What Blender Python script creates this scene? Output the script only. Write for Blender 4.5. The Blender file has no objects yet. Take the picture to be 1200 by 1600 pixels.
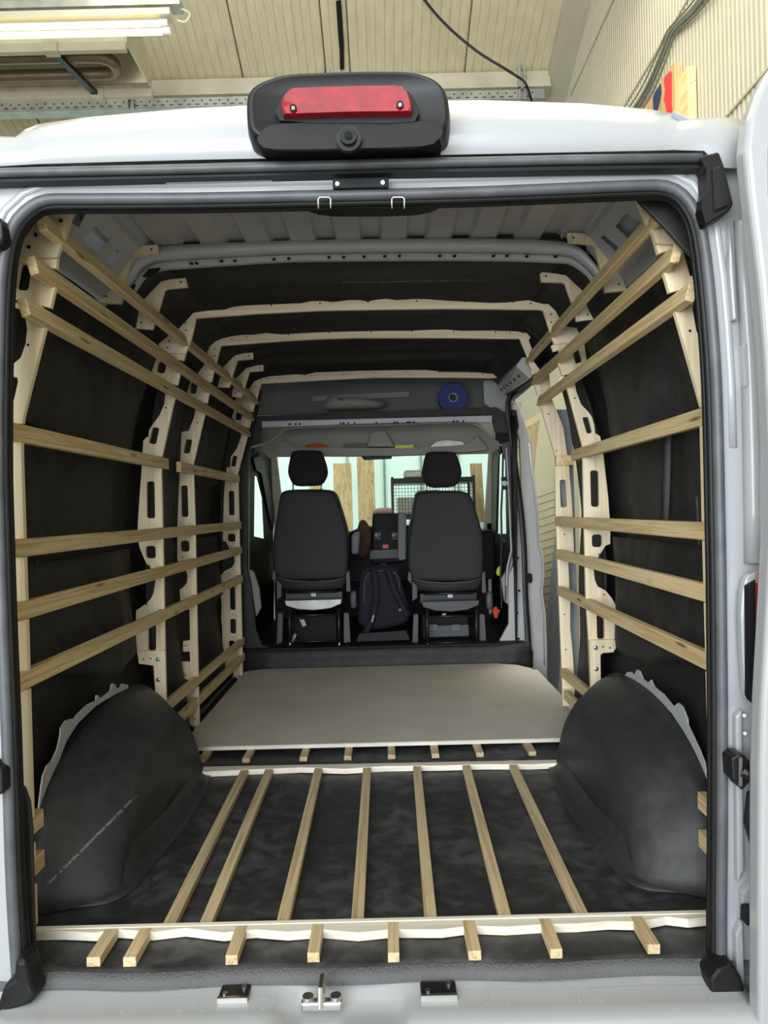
import bpy, bmesh, math, random
from mathutils import Vector, Matrix
from mathutils.geometry import tessellate_polygon
from mathutils.bvhtree import BVHTree
random.seed(7)
S = bpy.context.scene
COL = S.collection
# ---------------------------------------------------------------- camera
F = 1120.0; CX, CY = 602.0, 797.0; ROLL = math.radians(1.4); H = 1.03
cd = bpy.data.cameras.new('camera'); cam = bpy.data.objects.new('camera', cd); COL.objects.link(cam)
cd.sensor_fit = 'VERTICAL'; cd.sensor_height = 24.0; cd.lens = 24.0*F/1600.0
cd.shift_x = -(CX-600)/1600.0; cd.shift_y = (CY-800)/1600.0
cd.clip_start = 0.05; cd.clip_end = 200
cam.matrix_world = Matrix.Translation((0, 0, H)) @ Matrix.Rotation(math.radians(90), 4, 'X') @ Matrix.Rotation(-ROLL, 4, 'Z')
S.camera = cam
# ---------------------------------------------------------------- light
W = bpy.data.worlds.new('world'); S.world = W; W.use_nodes = True
bg = W.node_tree.nodes['Background']; bg.inputs[0].default_value = (0.88, 0.97, 1.0, 1); bg.inputs[1].default_value = 2.0
def area(name, loc, aim, sx, sy, power, col, spread=180):
    l = bpy.data.lights.new(name, 'AREA'); l.shape = 'RECTANGLE'; l.size = sx; l.size_y = sy; l.energy = power; l.color = col
    l.spread = math.radians(spread)
    o = bpy.data.objects.new(name, l); COL.objects.link(o); o.location = loc
    o.rotation_euler = (Vector(aim)-Vector(loc)).to_track_quat('-Z', 'Y').to_euler(); return o
area('daylight_gate', (-1.9, -5.2, 2.2), (0.1, 3, 0.9), 6.0, 4.4, 680, (0.93, 0.97, 1.0))
area('hall_lamps', (0.6, 2.6, 4.3), (0.6, 2.8, 0), 5.0, 3.5, 150, (1.0, 0.93, 0.76))
area('side_gap_fill', (1.42, 4.9, 3.1), (1.45, 4.9, 0), .25, 3.6, 34, (1.0, 0.97, 0.88), 50)  # added fill lamp, brightens the jamb and boards beside the van
area('hall_lamps_front', (-2.2, 7.0, 2.9), (-1.0, 8.2, 0), 2.0, 2.0, 60, (1.0, 0.95, 0.82))
S.view_settings.view_transform = 'Standard'; S.view_settings.look = 'None'
S.view_settings.exposure = 0.0; S.view_settings.gamma = 1.0; S.view_settings.use_curve_mapping = False
# ---------------------------------------------------------------- helpers
def uv_of(px, py):
    dx, dy = px-CX, py-CY; c, s = math.cos(ROLL), math.sin(ROLL)
    return dx*c-dy*s, dx*s+dy*c
def onY(px, py, Y):
    u, v = uv_of(px, py); return Vector((u*Y/F, Y, H-v*Y/F))
def onX(px, py, X):
    u, v = uv_of(px, py); Y = X*F/u; return Vector((X, Y, H-v*Y/F))
def onZ(px, py, Z):
    u, v = uv_of(px, py); Y = (H-Z)*F/v; return Vector((u*Y/F, Y, Z))
class MB:
    def __init__(s): s.v = []; s.f = []
    def add(s, vs, fs):
        b = len(s.v); s.v += [Vector(q) for q in vs]; s.f += [[b+i for i in f] for f in fs]; return s
    def box(s, x0, x1, y0, y1, z0, z1):
        return s.add([(x0,y0,z0),(x1,y0,z0),(x1,y1,z0),(x0,y1,z0),(x0,y0,z1),(x1,y0,z1),(x1,y1,z1),(x0,y1,z1)],
                     [[0,3,2,1],[4,5,6,7],[0,1,5,4],[1,2,6,5],[2,3,7,6],[3,0,4,7]])
    def bar(s, a, b, w, h, up=(0,0,1)):
        a, b = Vector(a), Vector(b); d = (b-a).normalized(); up = Vector(up)
        r = d.cross(up)
        if r.length < 1e-4: r = d.cross(Vector((0,1,0)))
        r.normalize(); n = r.cross(d).normalized()
        vs = [p+r*(i*w/2)+n*(j*h/2) for p in (a, b) for i, j in ((-1,-1),(1,-1),(1,1),(-1,1))]
        return s.add(vs, [[0,1,2,3],[7,6,5,4],[0,4,5,1],[1,5,6,2],[2,6,7,3],[3,7,4,0]])
    def tube(s, pts, r, n=8, closed=False, caps=True):
        pts = [Vector(p) for p in pts]; m = len(pts); vs = []; fs = []
        rs = r if isinstance(r, (list, tuple)) else [r]*m
        prev = None
        for i, p in enumerate(pts):
            if closed: t = pts[(i+1) % m]-pts[i-1]
            else: t = pts[min(i+1, m-1)]-pts[max(i-1, 0)]
            t.normalize()
            if prev is None:
                a = t.cross(Vector((0, 0, 1)))
                if a.length < .1: a = t.cross(Vector((0, 1, 0)))
            else: a = prev-t*prev.dot(t)
            a.normalize(); prev = a; b = t.cross(a)
            for k in range(n):
                an = 2*math.pi*k/n; vs.append(p+a*math.cos(an)*rs[i]+b*math.sin(an)*rs[i])
        for i in range(m if closed else m-1):
            j = (i+1) % m
            for k in range(n): fs.append([i*n+k, i*n+(k+1) % n, j*n+(k+1) % n, j*n+k])
        if caps and not closed: fs += [list(range(n))[::-1], [(m-1)*n+k for k in range(n)]]
        return s.add(vs, fs)
    def prism(s, loops, off):
        """loops: list of 3-D loops (first outline, then holes) in one plane; off: extrusion vector."""
        off = Vector(off); loops = [[Vector(p) for p in l] for l in loops]
        tri = tessellate_polygon(loops); flat = [p for l in loops for p in l]; n = len(flat)
        s.add(flat+[p+off for p in flat], [list(t) for t in tri]+[[i+n for i in t[::-1]] for t in tri])
        b = len(s.v)-2*n; k = 0
        for l in loops:
            m = len(l)
            for i in range(m): s.f.append([b+k+i, b+k+(i+1) % m, b+k+(i+1) % m+n, b+k+i+n])
            k += m
        return s
    def loft(s, rings, cap=True, closed=True):
        n = len(rings[0]); vs = [Vector(p) for r in rings for p in r]; fs = []
        for i in range(len(rings)-1):
            for k in range(n if closed else n-1):
                fs.append([i*n+k, i*n+(k+1) % n, (i+1)*n+(k+1) % n, (i+1)*n+k])
        if cap:
            for base, rv in ((0, 1), ((len(rings)-1)*n, 0)):
                c = sum((vs[base+k] for k in range(n)), Vector())/n; vs.append(c)
                for k in range(n):
                    f = [base+k, base+(k+1) % n, len(vs)-1]; fs.append(f[::-1] if rv else f)
        return s.add(vs, fs)
    def build(s, name, m, parent=None, smooth=False, bevel=0, solid=0, kind=None, label=None, seg=1):
        me = bpy.data.meshes.new(name)
        off = world_off(parent)
        me.from_pydata([tuple(v-off) for v in s.v], [], s.f)
        bm = bmesh.new(); bm.from_mesh(me); bmesh.ops.recalc_face_normals(bm, faces=bm.faces); bm.to_mesh(me); bm.free()
        o = bpy.data.objects.new(name, me); COL.objects.link(o)
        if m: me.materials.append(m)
        if parent: o.parent = parent
        if smooth:
            me.polygons.foreach_set('use_smooth', [True]*len(me.polygons))
            if smooth != 2: me.set_sharp_from_angle(angle=math.radians(40))
        if bevel:
            b = o.modifiers.new('bevel', 'BEVEL'); b.width = bevel; b.segments = seg; b.limit_method = 'ANGLE'
        if solid:
            b = o.modifiers.new('solid', 'SOLIDIFY'); b.thickness = solid; b.offset = 0
        if kind: o['kind'] = kind
        if label: o['label'] = label
        return o
def world_off(p):
    v = Vector((0, 0, 0))
    while p is not None: v += p.location; p = p.parent
    return v
def tag(o, label, cat, group=None, kind=None):
    o['label'] = label; o['category'] = cat
    if group: o['group'] = group
    if kind: o['kind'] = kind
    return o
def thing(name, loc, label, cat, group=None):
    o = bpy.data.objects.new(name, None); COL.objects.link(o); o.location = loc; o.empty_display_size = .05
    return tag(o, label, cat, group)
def struct(o): o['kind'] = 'structure'; return o
def recenter(o):
    me = o.data; c = sum((v.co for v in me.vertices), Vector())/len(me.vertices)
    me.transform(Matrix.Translation(-c)); o.location = Vector(o.location)+c; return o
def PY(pts, Y): return [onY(x, y, Y) for x, y in pts]
def PX(pts, X): return [onX(x, y, X) for x, y in pts]
def smoothpts(pts, k=2, closed=False):
    pts = [Vector(p) if len(p) == 3 else Vector((p[0], p[1], 0)) for p in pts]; out = []; n = len(pts)
    rng = range(n) if closed else range(n-1)
    for i in rng:
        p1, p2 = pts[i], pts[(i+1) % n]
        p0 = pts[i-1] if (closed or i > 0) else p1; p3 = pts[(i+2) % n] if (closed or i+2 < n) else p2
        for j in range(k):
            t = j/k
            out.append(.5*((2*p1)+(p2-p0)*t+(2*p0-5*p1+4*p2-p3)*t*t+(3*p1-p0-3*p2+p3)*t**3))
    if not closed: out.append(pts[-1])
    return out
def sm2(pts, k=3, closed=True): return [(p.x, p.y) for p in smoothpts(pts, k, closed)]
def rrect(x0, y0, x1, y1, r, n=3):
    out = []
    for cx, cy, a0 in ((x1-r, y1-r, 0), (x0+r, y1-r, 90), (x0+r, y0+r, 180), (x1-r, y0+r, 270)):
        for i in range(n+1):
            a = math.radians(a0+90*i/n); out.append((cx+r*math.cos(a), cy+r*math.sin(a)))
    return out
def rquad(q, t=.18):
    """round the corners of a small quad slot"""
    out = []; n = len(q)
    for i in range(n):
        p, a, b = Vector(q[i]), Vector(q[i-1]), Vector(q[(i+1) % n]); L = min((a-p).length, (b-p).length)*t*1.6
        e1 = p+(a-p).normalized()*L; e2 = p+(b-p).normalized()*L
        out += [tuple(e1), tuple(e1*.25+e2*.25+p*.5), tuple(e2)]
    return out
def pillow(pts, layers, cap=True, scl_c=None, Yt=None):
    """pts px outline; layers [(scale, Y)]: rings of the outline traced on the plane of its first layer"""
    Y0 = Yt or layers[0][1]
    base = [onY(x, y, Y0) for x, y in pts]; c = scl_c or sum(base, Vector())/len(base); rings = []
    for l in layers:
        rings.append([Vector((c.x+(p.x-c.x)*l[0], l[1], c.z+(p.z-c.z)*l[0])) for p in base])
    return MB().loft(rings, cap)
# ---------------------------------------------------------------- materials
def nodes(name):
    m = bpy.data.materials.new(name); m.use_nodes = True; nt = m.node_tree; return m, nt, nt.nodes['Principled BSDF']
def N(nt, t, **kw):
    n = nt.nodes.new(t)
    for k, v in kw.items():
        if k.startswith('i_'): n.inputs[k[2:].replace('_', ' ')].default_value = v
        else: setattr(n, k, v)
    return n
def coords(nt, scale=(1,1,1), rand=False):
    tc = N(nt, 'ShaderNodeTexCoord'); mp = N(nt, 'ShaderNodeMapping'); mp.inputs['Scale'].default_value = scale
    nt.links.new(tc.outputs['Object'], mp.inputs['Vector'])
    if rand:
        oi = N(nt, 'ShaderNodeObjectInfo'); mu = N(nt, 'ShaderNodeMath', operation='MULTIPLY'); mu.inputs[1].default_value = 37.0
        nt.links.new(oi.outputs['Random'], mu.inputs[0]); cb = N(nt, 'ShaderNodeCombineXYZ')
        for i in range(3): nt.links.new(mu.outputs[0], cb.inputs[i])
        nt.links.new(cb.outputs[0], mp.inputs['Location'])
    return mp
def ramp(nt, stops):
    r = N(nt, 'ShaderNodeValToRGB'); e = r.color_ramp.elements
    while len(e) < len(stops): e.new(.5)
    for i, (p, c) in enumerate(stops): e[i].position = p; e[i].color = (*c, 1)
    return r
def plain(name, col, rough=.5, metal=0, var=.12, scale=6, bump=0, bscale=60, coat=0, spec=.5, trans=0, stretch=(1,1,1)):
    m, nt, b = nodes(name); L = nt.links
    mp = coords(nt, stretch); no = N(nt, 'ShaderNodeTexNoise', i_Scale=scale, i_Detail=6.0); L.new(mp.outputs[0], no.inputs['Vector'])
    r = ramp(nt, [(.3, tuple(c*(1-var) for c in col)), (.7, tuple(min(1, c*(1+var)) for c in col))])
    L.new(no.outputs[0], r.inputs[0]); L.new(r.outputs[0], b.inputs['Base Color'])
    b.inputs['Roughness'].default_value = rough; b.inputs['Metallic'].default_value = metal
    b.inputs['Coat Weight'].default_value = coat; b.inputs['Specular IOR Level'].default_value = spec
    if trans: b.inputs['Transmission Weight'].default_value = trans
    if bump:
        n2 = N(nt, 'ShaderNodeTexNoise', i_Scale=bscale, i_Detail=4.0); L.new(mp.outputs[0], n2.inputs['Vector'])
        bp = N(nt, 'ShaderNodeBump', i_Strength=bump, i_Distance=.01); L.new(n2.outputs[0], bp.inputs['Height']); L.new(bp.outputs[0], b.inputs['Normal'])
    return m
def wood(name, c0, c1, axis='Y', fine=1.0, rough=.6, knots=True):
    m, nt, b = nodes(name); L = nt.links
    st = {'Y': (13, .32, 13), 'X': (.32, 13, 13), 'Z': (13, 13, .32)}[axis]
    mp = coords(nt, tuple(s*fine for s in st), True)
    n1 = N(nt, 'ShaderNodeTexNoise', i_Scale=2.2, i_Detail=3.0, i_Distortion=.5); L.new(mp.outputs[0], n1.inputs['Vector'])
    mu = N(nt, 'ShaderNodeMath', operation='MULTIPLY'); mu.inputs[1].default_value = 26.0; L.new(n1.outputs[0], mu.inputs[0])
    sn = N(nt, 'ShaderNodeMath', operation='SINE'); L.new(mu.outputs[0], sn.inputs[0])
    n2 = N(nt, 'ShaderNodeTexNoise', i_Scale=14.0, i_Detail=5.0); L.new(mp.outputs[0], n2.inputs['Vector'])
    mx = N(nt, 'ShaderNodeMath', operation='MULTIPLY_ADD'); mx.inputs[1].default_value = .15; L.new(sn.outputs[0], mx.inputs[0]); L.new(n2.outputs[0], mx.inputs[2])
    r = ramp(nt, [(.25, c0), (.62, c1)]); L.new(mx.outputs[0], r.inputs[0]); out = r.outputs[0]
    if knots:
        mp2 = coords(nt, {'Y': (22, 3.2, 22), 'X': (3.2, 22, 22), 'Z': (22, 22, 3.2)}[axis], True)
        vo = N(nt, 'ShaderNodeTexVoronoi', i_Scale=1.0); L.new(mp2.outputs[0], vo.inputs['Vector'])
        kr = ramp(nt, [(.07, (1, 1, 1)), (.16, (0, 0, 0))]); L.new(vo.outputs['Distance'], kr.inputs[0])
        mk = N(nt, 'ShaderNodeMix', data_type='RGBA'); L.new(kr.outputs[0], mk.inputs[0]); L.new(out, mk.inputs[6])
        mk.inputs[7].default_value = (c0[0]*.45, c0[1]*.33, c0[2]*.25, 1); out = mk.outputs[2]
    oi = N(nt, 'ShaderNodeObjectInfo'); hs = N(nt, 'ShaderNodeHueSaturation')
    mr = N(nt, 'ShaderNodeMapRange', i_To_Min=.88, i_To_Max=1.08); L.new(oi.outputs['Random'], mr.inputs[0]); L.new(mr.outputs[0], hs.inputs['Value'])
    L.new(out, hs.inputs['Color']); L.new(hs.outputs[0], b.inputs['Base Color'])
    b.inputs['Roughness'].default_value = rough
    bp = N(nt, 'ShaderNodeBump', i_Strength=.15, i_Distance=.003); L.new(n2.outputs[0], bp.inputs['Height']); L.new(bp.outputs[0], b.inputs['Normal'])
    return m
def foam_mat(name, col, dust=.0, rough=.62):
    m, nt, b = nodes(name); L = nt.links; mp = coords(nt)
    n1 = N(nt, 'ShaderNodeTexNoise', i_Scale=2.6, i_Detail=6.0, i_Distortion=.3); L.new(mp.outputs[0], n1.inputs['Vector'])
    n3 = N(nt, 'ShaderNodeTexNoise', i_Scale=18.0, i_Detail=5.0, i_Distortion=.4); L.new(mp.outputs[0], n3.inputs['Vector'])
    mm = N(nt, 'ShaderNodeMath', operation='MULTIPLY'); L.new(n1.outputs[0], mm.inputs[0]); L.new(n3.outputs[0], mm.inputs[1])
    hi = tuple(min(1, c*(1+dust*6)+dust*.03) for c in col)
    r = ramp(nt, [(.2, col), (.42, hi)]); L.new(mm.outputs[0], r.inputs[0]); L.new(r.outputs[0], b.inputs['Base Color'])
    b.inputs['Roughness'].default_value = rough; b.inputs['Specular IOR Level'].default_value = .42
    n2 = N(nt, 'ShaderNodeTexNoise', i_Scale=7.0, i_Detail=3.0); L.new(mp.outputs[0], n2.inputs['Vector'])
    n4 = N(nt, 'ShaderNodeTexNoise', i_Scale=260.0, i_Detail=2.0); L.new(mp.outputs[0], n4.inputs['Vector'])
    ad = N(nt, 'ShaderNodeMath', operation='MULTIPLY_ADD'); ad.inputs[1].default_value = .06; L.new(n4.outputs[0], ad.inputs[0]); L.new(n2.outputs[0], ad.inputs[2])
    bp = N(nt, 'ShaderNodeBump', i_Strength=.35, i_Distance=.02); L.new(ad.outputs[0], bp.inputs['Height']); L.new(bp.outputs[0], b.inputs['Normal'])
    return m
def emit(name, col, st):
    m, nt, b = nodes(name); b.inputs['Base Color'].default_value = (*col, 1); b.inputs['Emission Color'].default_value = (*col, 1)
    b.inputs['Emission Strength'].default_value = st; return m
M = {}
M['batten'] = wood('pine_batten', (.62, .43, .19), (.84, .66, .38), 'Y')
M['slat'] = wood('pine_slat', (.46, .33, .18), (.68, .53, .32), 'Y', knots=False)
M['ply'] = wood('birch_plywood', (.78, .63, .41), (.90, .77, .55), 'Z', .5, knots=False)
M['ply_roof'] = wood('birch_plywood_roof', (.78, .62, .41), (.90, .76, .55), 'X', .5, knots=False)
M['plywhite'] = wood('pale_plywood_rail', (.72, .64, .50), (.86, .80, .68), 'X', .6, knots=False)
M['board'] = plain('floor_panel_face', (.60, .565, .50), .55, var=.08, scale=3, bump=.1, bscale=90)
M['boardedge'] = plain('floor_panel_edge', (.75, .70, .60), .6)
M['foam'] = foam_mat('charcoal_foam', (.025, .0235, .023), .12)
M['foamfloor'] = foam_mat('dusty_floor_foam', (.024, .024, .026), .38, .5)
M['foamarch'] = foam_mat('arch_foam', (.026, .026, .029), .10, .5)
M['foamedge'] = plain('cut_foam_edge', (.11, .11, .115), .9, bump=.5, bscale=200)
M['white'] = plain('white_paint', (.40, .41, .43), .24, var=.02, scale=2, coat=.25)
M['whitein'] = plain('white_primer_lit_jamb', (.50, .51, .53), .3, var=.05, scale=5)  # inner primer; also the lit copy of white paint on the side-door jamb
M['greymetal'] = plain('grey_primer', (.46, .46, .48), .3, var=.10, scale=3)
M['greydark'] = plain('dark_grey_trim', (.075, .078, .09), .5)
M['rubber'] = plain('grey_rubber_seal', (.085, .09, .10), .45, var=.25, scale=14)
M['black'] = plain('black_rubber', (.008, .008, .009), .5, spec=.3, var=.2)
M['plastic'] = plain('black_plastic', (.009, .009, .010), .42, spec=.35, bump=.06, bscale=500, var=.1)
M['red'] = plain('red_lens', (.28, .003, .010), .12, var=.25, scale=40, coat=1)
M['chrome'] = plain('zinc_metal', (.62, .62, .60), .3, metal=1)
M['steel'] = plain('galvanised_steel', (.42, .42, .39), .45, metal=.7, var=.2, scale=10)
M['blacksteel'] = plain('black_steel', (.008, .008, .009), .4)
M['fabric'] = plain('seat_cover', (.022, .0225, .025), .7, bump=.1, bscale=400, var=.08)
M['headrest'] = plain('headrest_fabric', (.014, .010, .012), .9, bump=.3, bscale=500)
M['trim'] = plain('beige_cab_trim', (.30, .29, .26), .6, var=.04)
M['trimgrey'] = plain('grey_cab_trim', (.13, .135, .14), .6, var=.05)
M['dash'] = plain('dashboard_plastic', (.009, .009, .010), .6, spec=.25)
M['screen'] = plain('screen_glass', (.003, .003, .004), .5, spec=.15)
M['bag'] = plain('navy_bag_fabric', (.012, .014, .024), .85, bump=.3, bscale=300)
M['brown'] = plain('brown_fleece', (.075, .040, .030), .95, bump=.5, bscale=120)
M['blue'] = plain('blue_roll', (.035, .055, .22), .7, var=.15, scale=30)
M['orange'] = plain('orange_cloth', (.55, .09, .02), .8)
M['yellow'] = plain('yellow_plastic', (.65, .70, .05), .5)
M['redp'] = plain('red_plastic', (.65, .02, .03), .4)
M['paper'] = plain('white_paper', (.6, .6, .58), .7)
M['cream'] = plain('cream_sheet_metal', (.50, .465, .365), .5, var=.05, scale=2, stretch=(6, 1, 6))
M['creamceil'] = plain('cream_ceiling_metal', (.66, .60, .42), .5, var=.07, scale=2, stretch=(9, .5, 9))
M['beam'] = plain('beige_beam', (.52, .48, .36), .6)
M['heater'] = plain('heater_reflector', (.62, .58, .44), .35, metal=.35)
M['htube'] = plain('heater_tube', (.20, .15, .11), .4, metal=.6)
M['concrete'] = plain('concrete', (.22, .21, .19), .8, bump=.2, bscale=20)
M['logoply'] = wood('sign_plywood', (.40, .26, .10), (.56, .40, .19), 'Z', .4, knots=False)
M['logoblue'] = plain('sign_blue', (.02, .035, .12), .6)
M['logored'] = plain('sign_red', (.80, .045, .045), .6)
M['sheetwood'] = wood('leaning_board', (.48, .33, .16), (.68, .52, .30), 'Z', .5)
M['sheetpale'] = plain('pale_insulation_board', (.78, .73, .54), .7, var=.05)
M['sheetgrey'] = plain('grey_faced_board', (.55, .59, .68), .6, var=.04)
M['cable'] = plain('grey_green_cable', (.16, .17, .13), .5)
M['ink'] = plain('white_ink', (.30, .31, .33), .8)
M['tube'] = emit('fluorescent_tube', (1.0, .90, .50), 1.7)
m, nt, b = nodes('translucent_panel'); tr = N(nt, 'ShaderNodeBsdfTranslucent'); tr.inputs[0].default_value = (.90, .98, .93, 1)
df = N(nt, 'ShaderNodeBsdfDiffuse'); df.inputs[0].default_value = (.72, .80, .74, 1); ms = N(nt, 'ShaderNodeMixShader'); ms.inputs[0].default_value = .35
nt.links.new(tr.outputs[0], ms.inputs[1]); nt.links.new(df.outputs[0], ms.inputs[2]); nt.links.new(ms.outputs[0], nt.nodes['Material Output'].inputs[0]); M['translucent'] = m
m, nt, b = nodes('window_glass'); tb = N(nt, 'ShaderNodeBsdfTransparent'); tb.inputs[0].default_value = (.93, .97, .95, 1)
gl = N(nt, 'ShaderNodeBsdfGlossy'); gl.inputs['Roughness'].default_value = .02; ms = N(nt, 'ShaderNodeMixShader'); ms.inputs[0].default_value = .03
nt.links.new(tb.outputs[0], ms.inputs[1]); nt.links.new(gl.outputs[0], ms.inputs[2]); nt.links.new(ms.outputs[0], nt.nodes['Material Output'].inputs[0]); M['glass'] = m
# ================================================================ WORKSHOP (the setting)
GZ = -0.62; AP = 6.0                     # ground level; roof plane height above the lens at Y=0
def roofz(Y): return H+AP-.357*Y
XW = 1.71; XL = -6.0; YF = 9.7; YB = -4.6
struct(MB().box(XL, XW, YB, YF, GZ-.1, GZ).build('floor', M['concrete']))
# ceiling: sheet panels with recessed joints and shallow ribs
ce = struct(MB().prism([[(XL, YB, roofz(YB)+.06), (XW+.2, YB, roofz(YB)+.06), (XW+.2, YF, roofz(YF)+.06), (XL, YF, roofz(YF)+.06)]], (0, 0, .08)).build('ceiling', M['creamceil']))
xs = [-6.0, -5.1, -4.1, -3.1, -2.13, -1.14, -.42, -.21, .78, 1.52]
for a, b in zip(xs, xs[1:]):
    mb = MB(); n = max(2, int(round((b-a)/.075))); prof = []
    for i in range(n):
        x0 = a+.006+(b-a-.012)*i/n; w = (b-a-.012)/n
        prof += [(x0, 0), (x0+w*.86, 0), (x0+w*.90, .007), (x0+w*.97, .007)]
    prof.append((b-.006, 0))
    mb.loft([[Vector((x, y, roofz(y)+z)) for x, z in prof] for y in (YB, YF)], False, False)
    mb.build('panel', M['creamceil'], ce)
mb = MB(); mb.prism([[(1.50, 2.5, roofz(2.5)-.01), (XW, 2.5, roofz(2.5)-.01), (XW, YF, roofz(YF)-.01), (1.50, YF, roofz(YF)-.01)]], (0, 0, -.06))
struct(mb.build('trim_1', M['cream']))
# right wall: ribbed sheet
mb = MB(); prof = []; y = YB
while y < YF:
    prof += [(y, 0), (y+.020, 0), (y+.025, .006), (y+.038, .006)]; y += .042
ribx = [Vector((XW-d, yy, GZ)) for yy, d in prof]
top = [Vector((XW-d, yy, roofz(yy))) for yy, d in prof]
mb.loft([ribx, top], False, False); mb.add([(XW+.08, YB, GZ), (XW+.08, YF, GZ), (XW+.08, YF, roofz(YF)), (XW+.08, YB, roofz(YB)), ], [[0, 1, 2, 3]])
wr = struct(mb.build('wall_right', M['cream']))
for z in (1.2, 2.05, 2.9, 3.75, 4.6):    # lap joints of the cladding rows
    MB().bar((XW-.008, YB, z), (XW-.008, min(YF, (H+AP-z-.2)/.357), z), .012, .014).build('lap_joint', M['cream'], wr)
struct(MB().box(XL-.1, XL, YB, YF, GZ, roofz(YB)+.2).build('wall_left', M['cream']))
# front wall: translucent panels between posts
wf = struct(MB().box(XL, XW, YF, YF+.1, GZ, .15).build('wall_front', M['cream']))
x = XL; k = 0
while x < XW-.05:
    x1 = min(x+.50, XW); MB().box(x+.012, x1-.012, YF+.01, YF+.03, .15, roofz(YF)+.1).build('panel', M['translucent'], wf)
    MB().box(x1-.012, x1+.012, YF, YF+.05, .15, roofz(YF)).build('seam_strip', plain('green_seam', (.32, .60, .50), .6) if k == 0 else bpy.data.materials['green_seam'], wf); x = x1; k += 1
# beam under the roof, perforated tray and hangers
YBm = 6.2; zt = roofz(YBm); xb1 = onY(860, 120, YBm).x
o = MB(); o.box(XL, xb1, YBm, YBm+.16, zt-.155, zt-.02); o.box(XL, xb1, YBm-.02, YBm+.18, zt-.165, zt-.150)
tag(o.build('ceiling_beam', M['beam']), 'beige steel beam running across under the workshop roof', 'beam', kind='structure')
tr_ = thing('cable_tray', (0, YBm-.05, zt-.28), 'perforated galvanised cable tray hanging below the roof beam', 'cable tray')
MB().box(XL, xb1-.06, YBm-.02, YBm-.015, zt-.27, zt-.19).add(*(lambda q: (q.v, q.f))(MB().box(XL, xb1-.06, YBm-.02, YBm+.10, zt-.272, zt-.268))).build('tray', M['steel'], tr_)
mb = MB(); x = -5.0
while x < xb1-.15:
    mb.box(x, x+.035, YBm-.0225, YBm-.0195, zt-.252, zt-.246); mb.box(x+.05, x+.062, YBm-.0225, YBm-.0195, zt-.222, zt-.212); x += .075
mb.build('slots', M['black'], tr_, kind='stuff')
for px in (207, 512, 818):
    c = onY(px, 125 if px > 300 else 160, YBm-.03); dz = .17
    mb = MB().box(c.x-.05, c.x-.03, YBm-.05, YBm-.02, zt-.29, zt+.02 if px > 300 else zt-.1).box(c.x-.005, c.x+.015, YBm-.05, YBm-.02, zt-.29, zt+.02 if px > 300 else zt-.1)
    mb.box(c.x-.05, c.x+.015, YBm-.05, YBm-.03, zt-.20, zt-.185); mb.build('clamp', M['steel'], tr_)
# fluorescent light fitting
YL = 4.5
lamp = thing('ceiling_light', onY(0, 40, YL), 'twin fluorescent strip light hanging on chains above the radiant heater', 'lamp')
a = onY(283, 12, YL); b = onY(-420, 42+24, YL)
def rowbar(px0, py0, w, h, y, name, mat, x_to=-5.0, up=0):
    c = onY(px0, py0, y); return MB().box(x_to, c.x, y-w/2, y+w/2, c.z-h/2, c.z+h/2).build(name, mat, lamp)
rowbar(284, 9, .10, .045, YL+.02, 'carrier_rail', M['steel'])
rowbar(268, 24, .09, .04, YL, 'housing', M['cream'])
for (px, py, y) in ((259, 36.5, YL-.02), (263, 49.5, YL-.07)):
    c = onY(px, py, y); MB().tube([(-4.9, y, c.z), (c.x-.03, y, c.z)], .019, 12).build('fluorescent_tube', M['tube'], lamp, smooth=True)
    MB().tube([(c.x-.035, y, c.z), (c.x+.012, y, c.z)], .023, 12).build('lamp_holder', M['paper'], lamp, smooth=True)
for px in (24, 152):
    c = onY(px, 6, YL); MB().tube([(c.x, YL, c.z), (c.x, YL, roofz(YL))], .007, 6).build('chain', M['steel'], lamp)
c = onY(284, 14, YL); MB().tube(smoothpts([c, c+Vector((.05, 0, -.03)), c+Vector((.02, 0, -.08)), c+Vector((-.03, 0, -.07))], 4), .004, 5).build('wire', M['paper'], lamp)
# radiant heater
hz = H+3.31; Y1, Y2 = 5.02, 5.56
he = thing('radiant_heater', (-3, 5.3, hz), 'radiant tube heater with open reflector hood beneath the strip light', 'heater')
xr = -1.74; mb = MB()
sec = [(Y1, hz), (Y1, hz+.05), (Y1+.10, hz+.26), (Y2-.10, hz+.26), (Y2, hz+.05), (Y2, hz)]
mb.loft([[Vector((x, y, z)) for y, z in sec] for x in (-5.6, xr)], False, False)
mb.build('reflector', M['heater'], he, solid=.006)
MB().prism([[(xr, y, z) for y, z in sec]], (.01, 0, 0)).build('end_plate', M['heater'], he)
for y0 in (Y1-.03, Y2-.01): MB().box(-5.6, xr+.01, y0, y0+.04, hz-.06, hz).build('lip', M['cream'], he)
r = .042; ya, yb = Y1+.16, Y1+.37; zc = hz+.02
MB().tube([(-5.6, ya, zc), (xr-.50, ya, zc)], r, 14).build('burner_tube', M['htube'], he, smooth=True)
MB().tube([(-5.6, yb, zc), (xr-.50, yb, zc)], r, 14).build('burner_tube', M['htube'], he, smooth=True)
arc = [Vector((xr-.50, ya, zc)), Vector((xr-.34, ya, zc))]+[Vector((xr-.28+.105*math.sin(t), (ya+yb)/2-(yb-ya)/2*math.cos(t), zc)) for t in [math.pi*i/10 for i in range(1, 10)]]+[Vector((xr-.34, yb, zc)), Vector((xr-.50, yb, zc))]
MB().tube(arc, r*1.08, 14).build('return_bend', M['htube'], he, smooth=True)
MB().bar((xr-.52, Y1-.03, hz-.03), (xr-.42, Y2+.02, hz-.03), .045, .03).build('hanger_strap', M['blacksteel'], he)
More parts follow.
